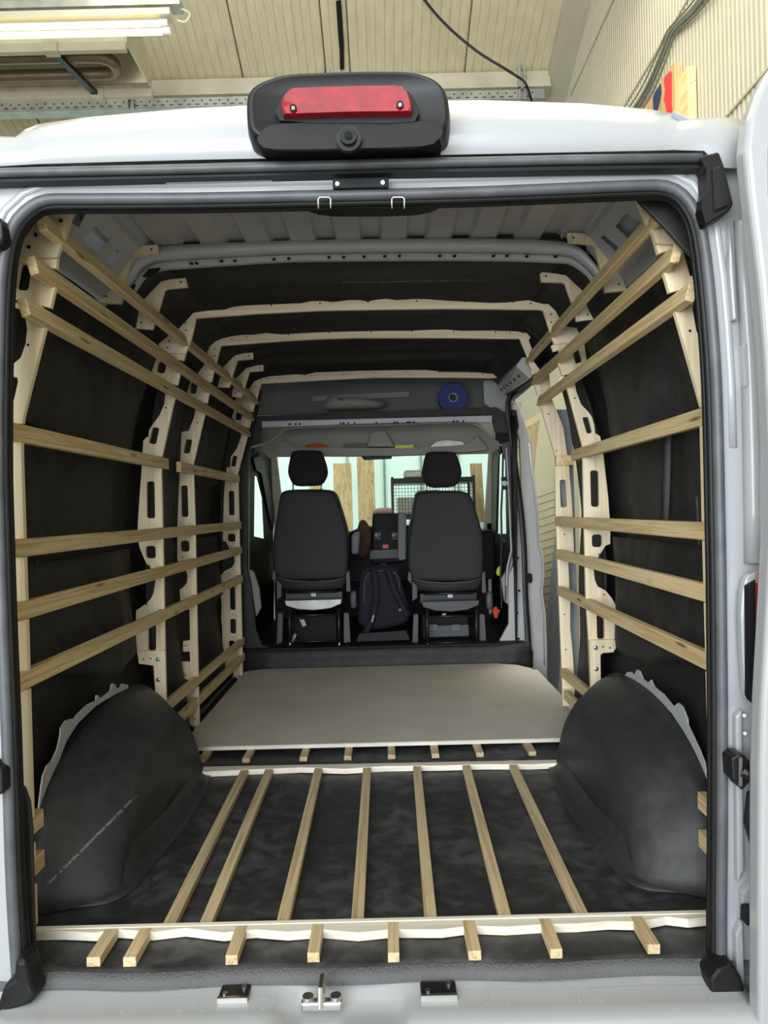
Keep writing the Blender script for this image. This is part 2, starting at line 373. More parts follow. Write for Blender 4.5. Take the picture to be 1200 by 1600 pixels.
MB().box(xr-.56, xr-.46, Y1-.05, Y1+.02, hz-.07, hz).build('bracket', M['cream'], he); MB().box(xr-.46, xr-.36, Y2-.02, Y2+.04, hz-.07, hz).build('bracket', M['cream'], he)
# loose roof cable, stained joint strip
pts = [onY(x, y, 5.6) for x, y in ((560, -260), (600, -130), (640, -40), (665, 2), (700, 42), (745, 80), (785, 105), (812, 122))]+[onY(x, y, 6.1) for x, y in ((822, 132), (830, 155), (835, 175), (838, 215))]
tag(MB().tube(smoothpts(pts, 4), .010, 6).build('power_cable', M['black'], smooth=True), 'thin black cable sagging from the roof to the tray end', 'cable')
mb = MB()
for q in ([(525, 2), (532, 0), (537, 70), (530, 72)], [(531, 70), (537, 74), (537, 106), (532, 108)]):
    mb.prism([[Vector((p.x, p.y, p.z)) for p in [onY(x, y, 4.7) for x, y in q]]], (0, .01, 0))
# sealing strip lies against the roof sheets
for k in range(len(mb.v)):
    p = mb.v[k]; d = p-Vector((0, 0, H)); t = AP/(d.z+.357*d.y); mb.v[k] = Vector((0, 0, H))+d*(t*.997)
tag(mb.build('sealing_strip', M['black'], solid=.01), 'frayed black sealing strip stuck along a roof panel joint', 'sealing strip')
# cables on the right wall
cg = thing('cable_bundle', (XW-.03, 4, 3), 'bundle of grey cables climbing the ribbed right wall', 'cable')
base = [(968, 200), (985, 178), (1010, 138), (1032, 88), (1046, 52), (1062, 34), (1085, 10), (1118, -40), (1180, -180), (1260, -420)]
for k, (dx, dy, r) in enumerate(((0, 0, .012), (4, 1, .010), (-5, -1, .005), (8, 2, .006))):
    MB().tube(smoothpts([onX(x+dx*(1 if k < 2 else (1+abs(i-4)*.25)), y+dy, XW-.025) for i, (x, y) in enumerate(base)], 3), r, 6).build('cable', M['cable'], cg, smooth=True)
# sign on the right wall
sg = thing('wall_sign', onX(1040, 170, XW-.05), 'plywood sign with red and blue player silhouette logo on the wall', 'sign')
def wallrect(x0, y0, x1, zb, X, t):       # board lying along the wall
    a = onX(x0, y0, X); b = onX(x1, y0, X); return MB().box(X, X+t, min(a.y, b.y), max(a.y, b.y), zb, a.z)
A = onX(1053, 97, XW-.09); B_ = onX(1058, 97, XW-.045)
MB().box(XW-.09, XW-.06, A.y, A.y+1.15, A.z-1.7, A.z).build('board', M['logoply'], sg)
c = onX(1061, 121, XW-.06)
MB().box(XW-.06, XW-.012, c.y-.10, c.y+.8, c.z-1.6, c.z).build('backing_batten', M['batten'], sg)
XS = XW-.09
def decal(pts, mat, name): MB().prism([PX(pts, XS)], (-.004, 0, 0)).build(name, mat, sg)
decal(sm2([(1048, 112), (1050, 117), (1050, 160), (1052, 190), (1047, 186), (1042, 172), (1040, 160), (1038, 158), (1040, 140), (1038, 123)], 2), M['logored'], 'red_field')
decal([(1043, 192), (1039, 182), (1039, 202), (1046, 200)], M['logored'], 'red_field')
decal([(1033, 131), (1034, 145), (1030, 165), (1026, 178), (1026, 192), (1022, 190), (1021, 152), (1024, 144)], M['logoblue'], 'blue_field')
# boards behind the open sliding door, leaning on the right wall
def leaning(name, pts, Xp, th, mat, label, cat, group=None):
    o = MB().prism([PX(pts, Xp)], (th, 0, 0)).build(name, mat); return tag(recenter(o), label, cat, group)
leaning('timber_rail', [(790, 677), (846, 643), (846, 655), (790, 690)], 1.62, .05, M['batten'], 'brown timber rail fixed along the wall beyond the side door', 'timber')
leaning('leaning_board', [(800, 690), (843, 655), (836, 780), (815, 900), (800, 900)], 1.50, .02, M['sheetwood'], 'brown wooden board leaning under the timber rail by side door', 'board')
leaning('insulation_board', [(845, 645), (875, 590), (905, 560), (905, 1060), (872, 1075), (846, 1085), (822, 1090), (826, 900), (832, 780), (838, 700)], 1.42, .04, M['sheetpale'], 'pale yellow insulation board standing upright outside the side door', 'board')
leaning('narrow_board', [(868, 830), (861, 899), (855, 975), (850, 1075), (871, 1092), (878, 1010), (874, 840)], 1.34, .02, M['sheetgrey'], 'narrow tapered grey board standing just outside the side door', 'board')
mb = MB()
for k in range(26):
    y = 770+k*12; 
    a = onX(833-k*.4, y+9, 1.418); b = onX(868, y-3, 1.418); mb.bar(a, b, .004, .006)
o = mb.build('scored_lines', M['sheetwood'], bpy.data.objects['insulation_board'])
o.data.transform(Matrix.Identity(4)); o['kind'] = 'stuff'
# things seen through the windscreen
def upright(name, x0, x1, y0, Y, mat, label, cat, lean=.25, th=.03, group=None, yb=900):
    a = onY(x0, y0, Y); b = onY(x1, y0, Y); zt = (a.z+b.z)/2
    mb = MB().prism([[(a.x, Y+lean, zt), (b.x, Y+lean, zt), (b.x+.03, Y-.1, GZ), (a.x+.03, Y-.1, GZ)]], (0, th, 0))
    return tag(recenter(mb.build(name, mat)), label, cat, group)
upright('leaning_plank', 518, 547, 722, 9.2, M['sheetwood'], 'short wooden plank leaning between driver headrest and windscreen centre', 'plank')
upright('leaning_plank', 556, 568, 712, 9.25, M['sheetwood'], 'narrow brown plank left of the tall pale plank', 'plank')
upright('leaning_plank', 567, 583, 700, 9.2, M['sheetwood'], 'tall pale plank standing behind the windscreen centre', 'plank')
upright('leaning_plank', 482, 500, 745, 9.3, M['sheetwood'], 'low plank end seen just under the driver headrest', 'plank')
upright('leaning_plank', 738, 757, 722, 9.0, M['sheetwood'], 'light wooden sheet leaning beside the passenger headrest', 'plank')
rk = thing('wire_rack', onY(640, 800, 8.6), 'black wire shelving rack full of boxes beyond the windscreen', 'shelf')
YR = 8.4; x0 = onY(613, 750, YR).x; x1 = onY(740, 750, YR).x; zt = onY(613, 748, YR).z
for x in (x0, x1):
    for y in (YR, YR+.5): MB().bar((x, y, GZ), (x, y, zt+.02), .03, .03).build('post', M['blacksteel'], rk)
for z in (zt, zt-.42, zt-.9, zt-1.3): MB().box(x0, x1, YR, YR+.5, z-.06, z-.0).build('shelf', M['blacksteel'], rk)
mb = MB()
for i in range(26): x = x0+(x1-x0)*i/26; mb.bar((x, YR-.005, zt-.8), (x, YR-.005, zt), .005, .005)
for i in range(20): mb.bar((x0, YR-.005, zt-.04*i), (x1, YR-.005, zt-.04*i), .005, .005)
mb.build('wire_mesh', M['blacksteel'], rk, kind='stuff')
for i, (xa, w, h, mt) in enumerate(((.05, .2, .2, 'paper'), (.3, .25, .28, 'sheetgrey'), (.62, .22, .18, 'sheetwood'))):
    tag(recenter(MB().box(x0+xa, x0+xa+w, YR+.08, YR+.4, zt-.42, zt-.42+h).build('storage_box', M[mt], bevel=.01)), ('small white box on the wire rack shelf', 'grey box in the middle of the wire rack shelf', 'brown box at the right of the wire rack shelf')[i], 'box')
tc = thing('tool_case', (x0+.45, YR+.2, zt), 'grey tool case with handle on top of the wire rack', 'case')
MB().box(x0+.14, x0+.36, YR+.1, YR+.4, zt+.002, zt+.10).build('body', M['steel'], tc, bevel=.02); MB().box(x0+.36, x0+.80, YR+.1, YR+.4, zt+.002, zt+.05).build('lid', M['steel'], tc, bevel=.02)
MB().tube(smoothpts([(x0+.40, YR+.15, zt+.05), (x0+.44, YR+.15, zt+.11), (x0+.62, YR+.15, zt+.13), (x0+.78, YR+.15, zt+.11), (x0+.80, YR+.15, zt+.05)], 3), .016, 8).build('handle', M['steel'], tc, smooth=True)
# ================================================================ VAN
van = thing('van', (0, 3, GZ), 'white panel van seen through its open rear doors', 'van')
def vp(mb, name, mat, **k): return mb.build(name, mat, van, **k)
XC = -.047
def plate(pts, Y, th, holes=()): return MB().prism([PY(pts, Y)]+[PY(h, Y) for h in holes], (0, th, 0))
# --- rear roof skin
A = [(-60,262),(0,260),(50,257),(61,256.5),(82,256),(150,254),(300,250),(450,247),(600,244),(750,241),(900,238),(1000,236),(1028,235.3),(1042,235),(1052,234.5),(1100,236),(1126,262),(1168,264)]
Bc = [(-60,224),(0,224),(48,226),(62,215),(82,207),(150,197),(300,184),(450,176),(600,172),(750,171),(900,176),(1000,185),(1028,190),(1042,201),(1052,199),(1100,197),(1130,197),(1158,224)]
ra = PY(A, 1.575); rb = PY(Bc, 1.72); mid = []
for p, q in zip(ra, rb): mid.append(Vector((p.x*.45+q.x*.55, 1.60, p.z*.42+q.z*.58)))
mid2 = [Vector((q.x*1.0, 1.65, q.z-.02)) for q in rb]
far = [Vector((q.x*1.0+(.03 if q.x < -.7 else 0), 1.95, q.z+.01)) for q in rb]; far2 = [Vector((q.x, 5.2, q.z+.01)) for q in far]
vp(MB().loft([ra, mid, mid2, rb, far, far2], False, False), 'roof_panel', M['white'], smooth=2, solid=.004)
# --- gasket path and rear frame ring
GP = [(30,1560),(22,1450),(17,1350),(14,1250),(11,1150),(7,1050),(3,950),(0,850),(-3,750),(-3,650),(-2,550),(0,480),(4,420),(12,375),(27,343),(50,322),(75,312),(125,311),(300,310),(450,307),(600,304),(750,300),(900,294),(1000,290),(1040,291),(1066,304),(1085,330),(1097,365),(1107,440),(1114,520),(1119,600),(1122,700),(1124,800),(1126,900),(1127,1000),(1128,1100),(1128,1200),(1128,1300),(1127,1400),(1127,1480),(1128,1560)]
gc = (560, 850)
def inset(pts, d):
    out = []
    for i, p in enumerate(pts):
        a = pts[max(i-1, 0)]; b = pts[min(i+1, len(pts)-1)]; tx, ty = b[0]-a[0], b[1]-a[1]; l = math.hypot(tx, ty)
        out.append((p[0]-ty/l*d, p[1]+tx/l*d))
    return out
YG = 1.60
tubeg = lambda d, r, y: MB().tube(smoothpts([onY(x, yy, y) for x, yy in inset(GP, d)], 2), r, 10)
seal = vp(tubeg(0, .0125, YG), 'door_seal', M['rubber'], smooth=2)
tubeg(12, .008, YG+.012).build('seal_lip', M['black'], seal, smooth=2)
tubeg(19, .0065, YG+.03).build('seal_lip', M['black'], seal, smooth=2)
# ring of painted metal, stepped
outer_top = [(-80,285),(0,283),(300,277),(600,270),(900,263),(1100,261)]
ringL = [(-80,1660),(-80,285)]
f1 = [(x, y) for x, y in GP]
ring = [(-90,1700),(-90,284)]+outer_top[1:]+[(1168,259),(1200,440),(1212,700),(1212,900),(1205,1100),(1200,1300),(1200,1700),(1130,1700)]+GP[::-1]+[(30,1700)]
vp(plate(ring, YG+.012, .03), 'rear_frame', M['white'])
# pressed steps on the frame: raised inner bead and outer return
bead = inset(GP, -22); vp(MB().tube([onY(x, y, YG+.016) for x, y in bead[10:32]], .011, 8), 'pressed_bead', M['white'], smooth=2)
# rain channel strip above the opening
top = [(x, y) for x, y in ((-60,263),(0,262),(300,255),(600,247),(900,241),(1110,238))]; bot = [(1110,262),(900,265),(600,270),(300,277),(0,284),(-60,286)]
vp(plate(top+bot, 1.575, .03), 'header_seal', M['black'])
vp(MB().tube([onY(x, y, 1.57) for x, y in ((-60,271),(0,270),(300,264),(600,256),(900,249.5),(1095,247))], .0105, 8), 'header_seal_bead', M['rubber'], smooth=2)
vp(plate([(-60,291),(0,289),(300,285),(600,277),(900,272),(1095,269),(1096,263),(900,265),(600,270),(300,277),(0,283),(-60,285)], 1.598, .02), 'header_flange', M['whitein'])
# corner end cap of the seal
cap = [(1094,244),(1124,236),(1131,255),(1139,285),(1147,318),(1139,331),(1118,342),(1105,351),(1097,324),(1099,308),(1106,297),(1105,262)]
vp(plate(cap, 1.555, .05), 'seal_corner', M['black'], bevel=.004)
vp(plate([(1114,262),(1126,258),(1142,312),(1138,322),(1117,330)], 1.548, .01), 'seal_corner_face', M['plastic'], bevel=.003)
# striker plate and wire loops in the header
sp = vp(plate([(520,279),(607,277),(607,292),(520,294)], 1.580, .02), 'striker_plate', M['black'], bevel=.002)
for x, y in ((527, 287), (598, 285)): MB().tube([onY(x, y, 1.579), onY(x, y, 1.574)], .005, 8).build('screw', M['chrome'], sp)
vp(plate([(468,312),(700,307),(676,318),(650,323),(600,325),(520,325),(495,322),(480,317)], 1.62, .05), 'seal_sag', M['black'], bevel=.005)
for x in (507, 622):
    vp(MB().tube([onY(a, b, 1.575) for a, b in ((x-9.5,326),(x-10,311),(x-7,308),(x+7,308),(x+10,311),(x+9.5,326))], .0022, 6), 'wire_loop', M['chrome'], smooth=2)
# --- right rear pillar: outer layers, lamp recess, hinge
pill = [(1137,262),(1163,238),(1169,291),(1187,441),(1200,560),(1207,700),(1207,800),(1160,800),(1150,640),(1146,470),(1138,350)]
vp(MB().loft([[onY(x, y, yy) for x, y in ((1146,345),(1152,450),(1158,560),(1160,640),(1163,800),(1163,880))] for yy in (1.606,)]+[[onY(x, y, 1.590) for x, y in ((1156,345),(1164,450),(1172,560),(1176,640),(1180,800),(1178,880))]]+[[onY(x, y, 1.598) for x, y in ((1176,335),(1190,450),(1204,560),(1212,640),(1214,800),(1214,880))]], False, False), 'pillar_rib', M['white'], smooth=2, solid=.003)
for q in ([(1140,345),(1148,420),(1152,500),(1146,500),(1140,420)], [(1160,540),(1174,520),(1178,600),(1164,606)], [(1150,1120),(1160,1110),(1163,1360),(1153,1380)], [(1160,1395),(1182,1375),(1184,1440),(1162,1440)], [(1150,1460),(1160,1440),(1163,1540),(1152,1550)]):
    vp(plate(q, 1.592, .02), 'pressed_panel', M['white'], bevel=.004, seg=2)
rec = sm2([(1165,905),(1180,895),(1198,890),(1215,890),(1215,1108),(1190,1120),(1172,1095),(1164,1080),(1158,960)], 2)
vp(plate(rec, 1.575, .02), 'lamp_recess', M['white'], bevel=.008, seg=2)
vp(plate([(1165,915),(1186,903),(1214,900),(1214,1118),(1190,1114),(1166,1090)], 1.568, .01), 'lamp_gasket', M['black'], bevel=.004)
tl = vp(plate([(1186,892),(1240,888),(1240,1010),(1187,1010)], 1.545, .02), 'tail_light', M['red'], bevel=.004)
hg = vp(plate([(1143,1185),(1152,1180),(1164,1180),(1172,1190),(1172,1222),(1160,1236),(1152,1222),(1145,1220)], 1.545, .05), 'door_hinge', M['plastic'], bevel=.006, seg=2)
MB().tube([onY(1160, 1205, 1.54), onY(1178, 1216, 1.53), onY(1192, 1262, 1.49)], .013, 8).build('hinge_arm', M['plastic'], hg, smooth=True)
MB().tube([onY(1157, 1184, 1.538), onY(1157, 1228, 1.538)], .004, 6).build('hinge_pin', M['chrome'], hg)
vp(plate([(1172,1240),(1190,1240),(1190,1330),(1180,1335),(1167,1290)], 1.56, .02), 'check_strap_cover', M['black'], bevel=.004)
vp(plate([(1182,1390),(1192,1390),(1192,1600),(1182,1600)], 1.56, .03), 'lower_seal', M['black'])
vp(plate([(1166,1422),(1184,1422),(1184,1448),(1166,1448)], 1.56, .03), 'latch_block', M['black'], bevel=.004)
for x, y in ((1163,1118),(1164,1146)): vp(MB().tube([onY(x, y, 1.59), onY(x, y, 1.585)], .004, 10), 'rivet', M['white'], smooth=True)
# --- open rear door, folded right round
dr = [(1206,100),(1183,145),(1170,185),(1165,235),(1170,291),(1188,441),(1198,560),(1205,700),(1205,850),(1199,960),(1191,1100),(1188,1200),(1187,1400),(1187,1760),(1800,1760),(1800,100)]
D = vp(plate(dr, 1.47, .05), 'rear_door', M['white'], bevel=.012, seg=3)
MB().tube([onY(x, y, 1.468) for x, y in ((1230,150),(1204,230),(1204,300),(1222,460),(1235,700),(1235,900),(1222,1200),(1222,1700))], .006, 6).build('door_bead', M['white'], D, smooth=2)
for q in ([(-20,330),(-2,338),(4,352),(5,372),(-2,384),(-20,390)], [(-20,1190),(4,1205),(5,1240),(-20,1250)]): vp(plate(q, 1.56, .04), 'door_hinge', M['plastic'], bevel=.004)
# --- sill, bumper
syY = [1.44, 1.47, 1.50, 1.53, 1.585, 1.60, 1.66]; szZ = [-.105, -.050, -.036, -.036, -.034, -.030, -.028]
mb = MB(); rings = []
for y, z in zip(syY, szZ): rings.append([Vector((x, y, z-(.018 if (1.49 < y < 1.59 and -.24 < x < .02 and i % 1 == 0) else 0))) for i, x in enumerate([-.86+1.62*k/60 for k in range(61)])])
vp(mb.loft(rings, False, False), 'rear_sill', M['white'], smooth=2, solid=.004)
for x0, x1 in ((-.60,-.46),(-.43,-.28),(.06,.20),(.23,.40),(.43,.68)): vp(MB().tube(smoothpts([(x0+.01, 1.535, -.0385), (x0, 1.56, -.0375), (x0+.01, 1.578, -.037), (x1-.01, 1.578, -.037), (x1, 1.56, -.0375), (x1-.01, 1.535, -.0385)], 3), .005, 8), 'sill_pressing', M['white'], smooth=2)
vp(MB().box(-.95, .84, 1.30, 1.49, -.30, -.052), 'bumper', M['plastic'], bevel=.02, seg=3)
for px in (480, 733, 1120):
    c = onZ(px, 1592, -.05); vp(MB().tube([(c.x, 1.475, -.053), (c.x, 1.475, -.048)], .007, 10), 'bumper_screw', M['steel'])
for x0, x1, y0, y1 in ((340, 393, 1541, 1564), (658, 711, 1536, 1560)):
    a = onZ(x0, y1, -.03); b = onZ(x1, y0, -.03)
    s_ = vp(MB().box(a.x, b.x, a.y, b.y, -.032, -.024), 'striker', M['blacksteel'], bevel=.002)
    MB().box(a.x, b.x, a.y-.004, a.y+.004, -.034, -.022).build('worn_edge', M['chrome'], s_)
    for q in ((.2, .25), (.8, .7)): MB().tube([(a.x+(b.x-a.x)*q[0], a.y+(b.y-a.y)*q[1], -.024), (a.x+(b.x-a.x)*q[0], a.y+(b.y-a.y)*q[1], -.020)], .006, 10).build('screw', M['chrome'], s_)
c = onZ(503, 1570, -.03); c.z = -.032
lt = vp(MB().box(c.x-.045, c.x+.045, c.y-.008, c.y+.012, c.z-.01, c.z+.012), 'latch', M['chrome'], bevel=.005, seg=2)
for s_ in (-1, 1): MB().tube([(c.x+s_*.03, c.y+.004, c.z+.01), (c.x+s_*.03, c.y+.004, c.z+.02)], .012, 12).build('bolt', M['chrome'], lt, smooth=True)
MB().tube([(c.x, c.y-.03, c.z+.015), (c.x, c.y-.02, c.z+.05), (c.x, c.y+.02, c.z+.05), (c.x, c.y+.03, c.z+.01)], .006, 8).build('latch_loop', M['chrome'], lt, smooth=True)
for X0, pts in ((0, [(5,1540),(20,1530),(22,1500),(40,1500),(48,1540),(55,1555),(50,1570),(20,1580),(10,1620),(-20,1620)]), (1, [(1110,1530),(1122,1515),(1145,1505),(1160,1530),(1170,1570),(1172,1620),(1135,1620),(1130,1580),(1112,1560)])):
    vp(plate(pts, 1.555, .06), 'seal_boot', M['black'], bevel=.012, seg=3)
# --- high brake light pod
pod = sm2([(387,175),(392,160),(415,147),(451,138),(510,135),(578,133),(640,134),(670,140),(690,150),(700,164),(704,190),(702,215),(690,228),(677,233),(545,237),(430,239),(405,234),(391,222),(387,200)], 3)
c0 = None
P = vp(pillow(pod, [(1.0, 1.70), (1.0, 1.60), (.995, 1.54), (.97, 1.505), (.93, 1.49), (.90, 1.495)], Yt=1.545), 'brake_light_pod', M['plastic'], smooth=2)
def onpod(pts, y0, y1, name, mat, bev=.003, seg=2): return MB().prism([[onY(x, y, y0) for x, y in pts]], (0, y1-y0, 0)).build(name, mat, P, bevel=bev, seg=seg)
onpod(sm2([(437,188),(436,160),(445,147),(470,141),(545,140),(620,139),(640,145),(648,160),(648,190),(545,192)], 2), 1.484, 1.50, 'lens_recess', M['black'])
lens = sm2([(441,178),(442,163),(452,150),(470,147.5),(545,145),(620,144),(633,149),(641,160),(644,177),(642,183),(632,185),(545,186),(455,189),(445,187)], 2)
c = sum(PY(lens, 1.475), Vector())/len(lens)
pillow(lens, [(1.0, 1.49), (1.0, 1.476), (.985, 1.468), (.95, 1.464)]).build('lens', M['red'], P, smooth=True)
for x, y in ((458, 168.5), (625, 163.5)): MB().tube([onY(x, y, 1.462), onY(x, y, 1.458)], .0075, 12).build('screw', M['black'], P); MB().tube([onY(x, y, 1.458), onY(x, y, 1.455)], .004, 8).build('screw', M['chrome'], P)
lower = sm2([(402,215),(415,200),(440,193),(545,191),(655,190),(685,196),(692,208),(682,220),(660,228),(545,232),(430,233),(408,227)], 2)
pillow(lower, [(1.0, 1.486), (.96, 1.489), (.90, 1.500)]).build('lower_scoop', M['black'], P, smooth=True)
mb = MB(); cc = onY(545, 219, 1.48)
def disc(r, y0, y1, mat, name): MB().tube([(cc.x, y0, cc.z), (cc.x, y1, cc.z)], r, 24).build(name, mat, P, smooth=True)
disc(.026, 1.485, 1.472, M['plastic'], 'camera_housing'); disc(.017, 1.472, 1.462, M['black'], 'camera_ring'); disc(.008, 1.462, 1.459, M['screen'], 'camera_lens')
# --- inner roof: corrugated painted panel behind the header, bow
mb = MB(); prof = []; x = -.80; i = 0
while x < .66:
    prof += [(x, 1.965), (x+.062, 1.965), (x+.070, 1.949), (x+.102, 1.949), (x+.110, 1.965)] if False else [(x, 1.945), (x+.050, 1.945), (x+.062, 1.928), (x+.138, 1.928), (x+.150, 1.945)]
    x += .150
rp = vp(mb.loft([[Vector((a, y, z)) for a, z in prof] for y in (1.92, 2.41)], False, False), 'inner_roof_sheet', M['greymetal'], solid=.003)
x = -.80
while x < .66:
    MB().prism([[(x+.066, 2.37, 1.926), (x+.134, 2.37, 1.926), (x+.130, 2.412, 1.942), (x+.070, 2.412, 1.942)]], (0, 0, .004)).build('rib_end', M['greymetal'], rp); x += .150
vp(MB().box(-.90, .81, 2.2, 5.2, 1.995, 2.0), 'roof_underside', M['greymetal'])
# front bow of the bare section
bowt = sm2([(196,452),(210,425),(222,405),(245,398),(300,393),(450,387),(602,384),(760,384),(865,388),(900,398),(925,425),(945,450)], 3, False)
bowb = sm2([(205,462),(228,428),(245,423),(262,419),(350,413),(450,407),(602,405),(760,405),(868,408),(895,412),(920,430),(935,452)], 3, False)
BW = vp(MB().prism([PY(bowt+bowb[::-1], 2.42)], (0, .02, 0)), 'roof_bow', M['whitein'])
b2 = [Vector((p.x, 2.37, p.z+.004)) for p in PY(bowt, 2.42)]; b3 = [Vector((p.x*.4+q.x*.6, 2.375, p.z*.4+q.z*.6)) for p, q in zip(PY(bowt, 2.42), PY(bowb, 2.42))]
MB().loft([PY(bowt, 2.42), b2, b3, [Vector((p.x, 2.415, p.z)) for p in b3]], False, False).build('bow_flange', M['whitein'], BW, smooth=2, solid=.003)
mb = MB()
for px, py in ((299,412),(307,411.5),(346,408),(367,407.5),(428,405),(451,404),(514,402),(537,402),(569,401),(601,400.5),(624,400),(687,400),(710,400),(771,400),(792,400),(823,400.5),(868,401)):
    c = onY(px, py, 2.414); mb.box(c.x-.005, c.x+.005, 2.411, 2.42, c.z-.003, c.z+.003)
mb.build('holes', M['black'], BW, kind='stuff')
for q in ([(222,432),(232,420),(250,418),(246,424),(232,433)], [(200,450),(206,444),(211,444),(206,455)]): MB().prism([PY(q, 2.409)], (0, .01, 0)).build('slot', M['black'], BW)
# inner cant panels with square openings
for side, pts, hs in ((0, [(118,326),(160,326),(245,378),(240,395),(192,400),(165,425),(168,440),(100,385),(108,360)], ([(111,349),(119,327),(134,335),(124,356)], [(128,375),(149,354),(171,376),(152,396)], [(165,408),(181,388),(188,393),(172,415)])),
                      (1, [(940,312),(985,306),(1000,322),(1003,360),(965,405),(905,385)], ([(961,355),(978,333),(1001,347),(982,375)], [(938,372),(944,367),(966,386),(962,394)]))):
    sx = -1 if side == 0 else 1; P0 = Vector((XC+sx*.783, 0, 1.842)); dv = Vector((-sx*.6, 0, .8)); nn = Vector((dv.z, 0, -dv.x))
    def onC(px, py):
        d = onY(px, py, 1.0)-Vector((0, 0, H)); t = (P0-Vector((0, 0, H))).dot(nn)/d.dot(nn); return Vector((0, 0, H))+d*t
    co = [P0+dv*(-.125)+Vector((0, 1.84, 0)), P0+dv*(-.125)+Vector((0, 2.41, 0)), P0+dv*.135+Vector((0, 2.41, 0)), P0+dv*.135+Vector((0, 1.84, 0))]
    vp(MB().prism([co]+[[onC(*q) for q in h] for h in hs], nn*(.003*(1 if nn.x*sx > 0 else -1))), 'cant_panel', M['whitein'])
# --- body sides: outer skins
def wz(z):
    T = [(-.02, .93), (.4, .985), (1.0, 1.005), (1.25, .99), (1.45, .955), (1.6, .915), (1.72, .87), (1.82, .80), (1.88, .74), (1.915, .66)]
    for (a, b), (c, d) in zip(T, T[1:]):
        if z <= c: return b+(d-b)*(z-a)/(c-a)
    return T[-1][1]
zs = [-.02+1.935*i/40 for i in range(41)]
def skin(s, y0, y1, off=.06, n=2): return MB().loft([[Vector((XC+s*(wz(z)+off), y0+(y1-y0)*j/(n-1), z)) for z in zs] for j in range(n)], False, False)
vp(skin(-1, 1.62, 4.72), 'side_panel', M['white'], smooth=2, solid=.003, label='left side panel')
vp(skin(1, 1.62, 3.50), 'side_panel', M['white'], smooth=2, solid=.003, label='right side panel')
vp(MB().box(XC-1.0, XC+1.0, 1.64, 4.62, -.09, -.02), 'floor_pan', M['whitein'])
vp(MB().box(XC-.95, XC+.95, 1.7, 7.2, GZ+.12, -.1), 'underbody', M['black'])
for s in (-1, 1):
    for y in (2.45, 6.3): vp(MB().tube([(XC+s*.98, y, GZ+.34), (XC+s*.74, y, GZ+.34)], .34, 28), 'wheel', M['black'], smooth=True)
# --- cab
vp(MB().box(XC-.93, XC+.93, 4.62, 6.2, .10, .155), 'cab_floor', M['dash'])
zc = .155
fr_out = [(340,560),(850,545),(850,620),(792,622),(800,690),(812,830),(820,1020),(600,1022),(380,1030),(360,900)]
# crossbar over the cab
cb = vp(plate([(409,658),(769,649),(769,660),(700,659),(600,661),(409,668)], 4.66, .03), 'crossbar', M['whitein'], bevel=.003)
mb = MB()
for px in (453,462,469,532,537,544,554,588,616,621,637,641,647,709,715,724): 
    c = onY(px, 663.5-(px-409)*.0165, 4.657); mb.box(c.x-.009 if px % 2 else c.x-.005, c.x+.006, 4.655, 4.66, c.z-.006, c.z+.006)
mb.build('holes', M['black'], cb, kind='stuff')
# upper bulkhead: grey moulded shelf back with dark edge
vp(plate([(360,560),(800,545),(800,640),(602,642),(400,648)], 5.05, .03), 'roof_lining_back', M['trimgrey'])
vp(MB().loft([[Vector((onY(400, 645, 4.75).x+1.58*i/8, 4.72, 1.648)) for i in range(9)], [Vector((onY(400, 645, 4.75).x+1.58*i/8, 5.06, 1.66)) for i in range(9)]], False, False), 'lining_ledge', M['trimgrey'], solid=.01)
vp(plate([(755,595),(775,593),(792,612),(800,640),(800,652),(780,648),(768,638),(757,630)], 4.80, .03), 'pillar_top', M['whitein'])
vp(plate([(488,618),(640,611),(640,620),(488,628)], 5.03, .02), 'moulded_slot', M['trim'], bevel=.004)
# headliner lip, shelf
HL = vp(plate(sm2([(388,718),(393,700),(405,690),(425,686),(445,672),(470,665),(602,661),(720,659),(745,665),(765,684),(790,694),(800,712),(790,712),(775,703),(764,709),(700,707),(602,712),(500,711),(430,712),(421,717),(412,706),(400,706)], 2), 5.15, .02), 'headliner', M['trim'])
lip = [(445,688),(455,697),(480,699),(602,700),(700,697),(735,692),(745,680),(752,690),(760,703),(700,708),(602,712),(500,712),(440,712),(432,700)]
MB().prism([PY(sm2(lip, 2), 5.05)], (0, .10, 0)).build('shelf_lip', M['trim'], HL, bevel=.008, seg=2)
MB().prism([PY([(578,678),(588,674),(602,674),(608,684),(616,698),(572,698),(578,690)], 5.03)], (0, .1, 0)).build('console', M['trim'], HL, bevel=.006, seg=2)
MB().prism([PY([(561,708),(614,707),(612,716),(568,718)], 5.10)], (0, .08, 0)).build('mirror_base', M['black'], HL, bevel=.005)
rim = sm2([(396,960),(390,900),(388,893),(389,760),(389,708),(396,698),(420,692),(440,676),(458,668),(602,664),(733,660),(756,674),(775,693),(795,702),(799,740),(803,868),(795,888),(794,944)], 2, False)
vp(MB().tube(PY(rim, 4.74), .008, 6), 'headliner_edge', M['trim'], smooth=2)
# left and right lower cab pillar trims
vp(plate([(389,890),(396,893),(405,920),(408,950),(400,964),(396,940),(388,900)], 4.72, .03), 'pillar_trim', M['trim'], bevel=.004)
vp(plate([(783,905),(795,885),(800,870),(804,872),(797,893),(795,945),(788,940)], 4.72, .03), 'pillar_trim', M['trim'], bevel=.004)
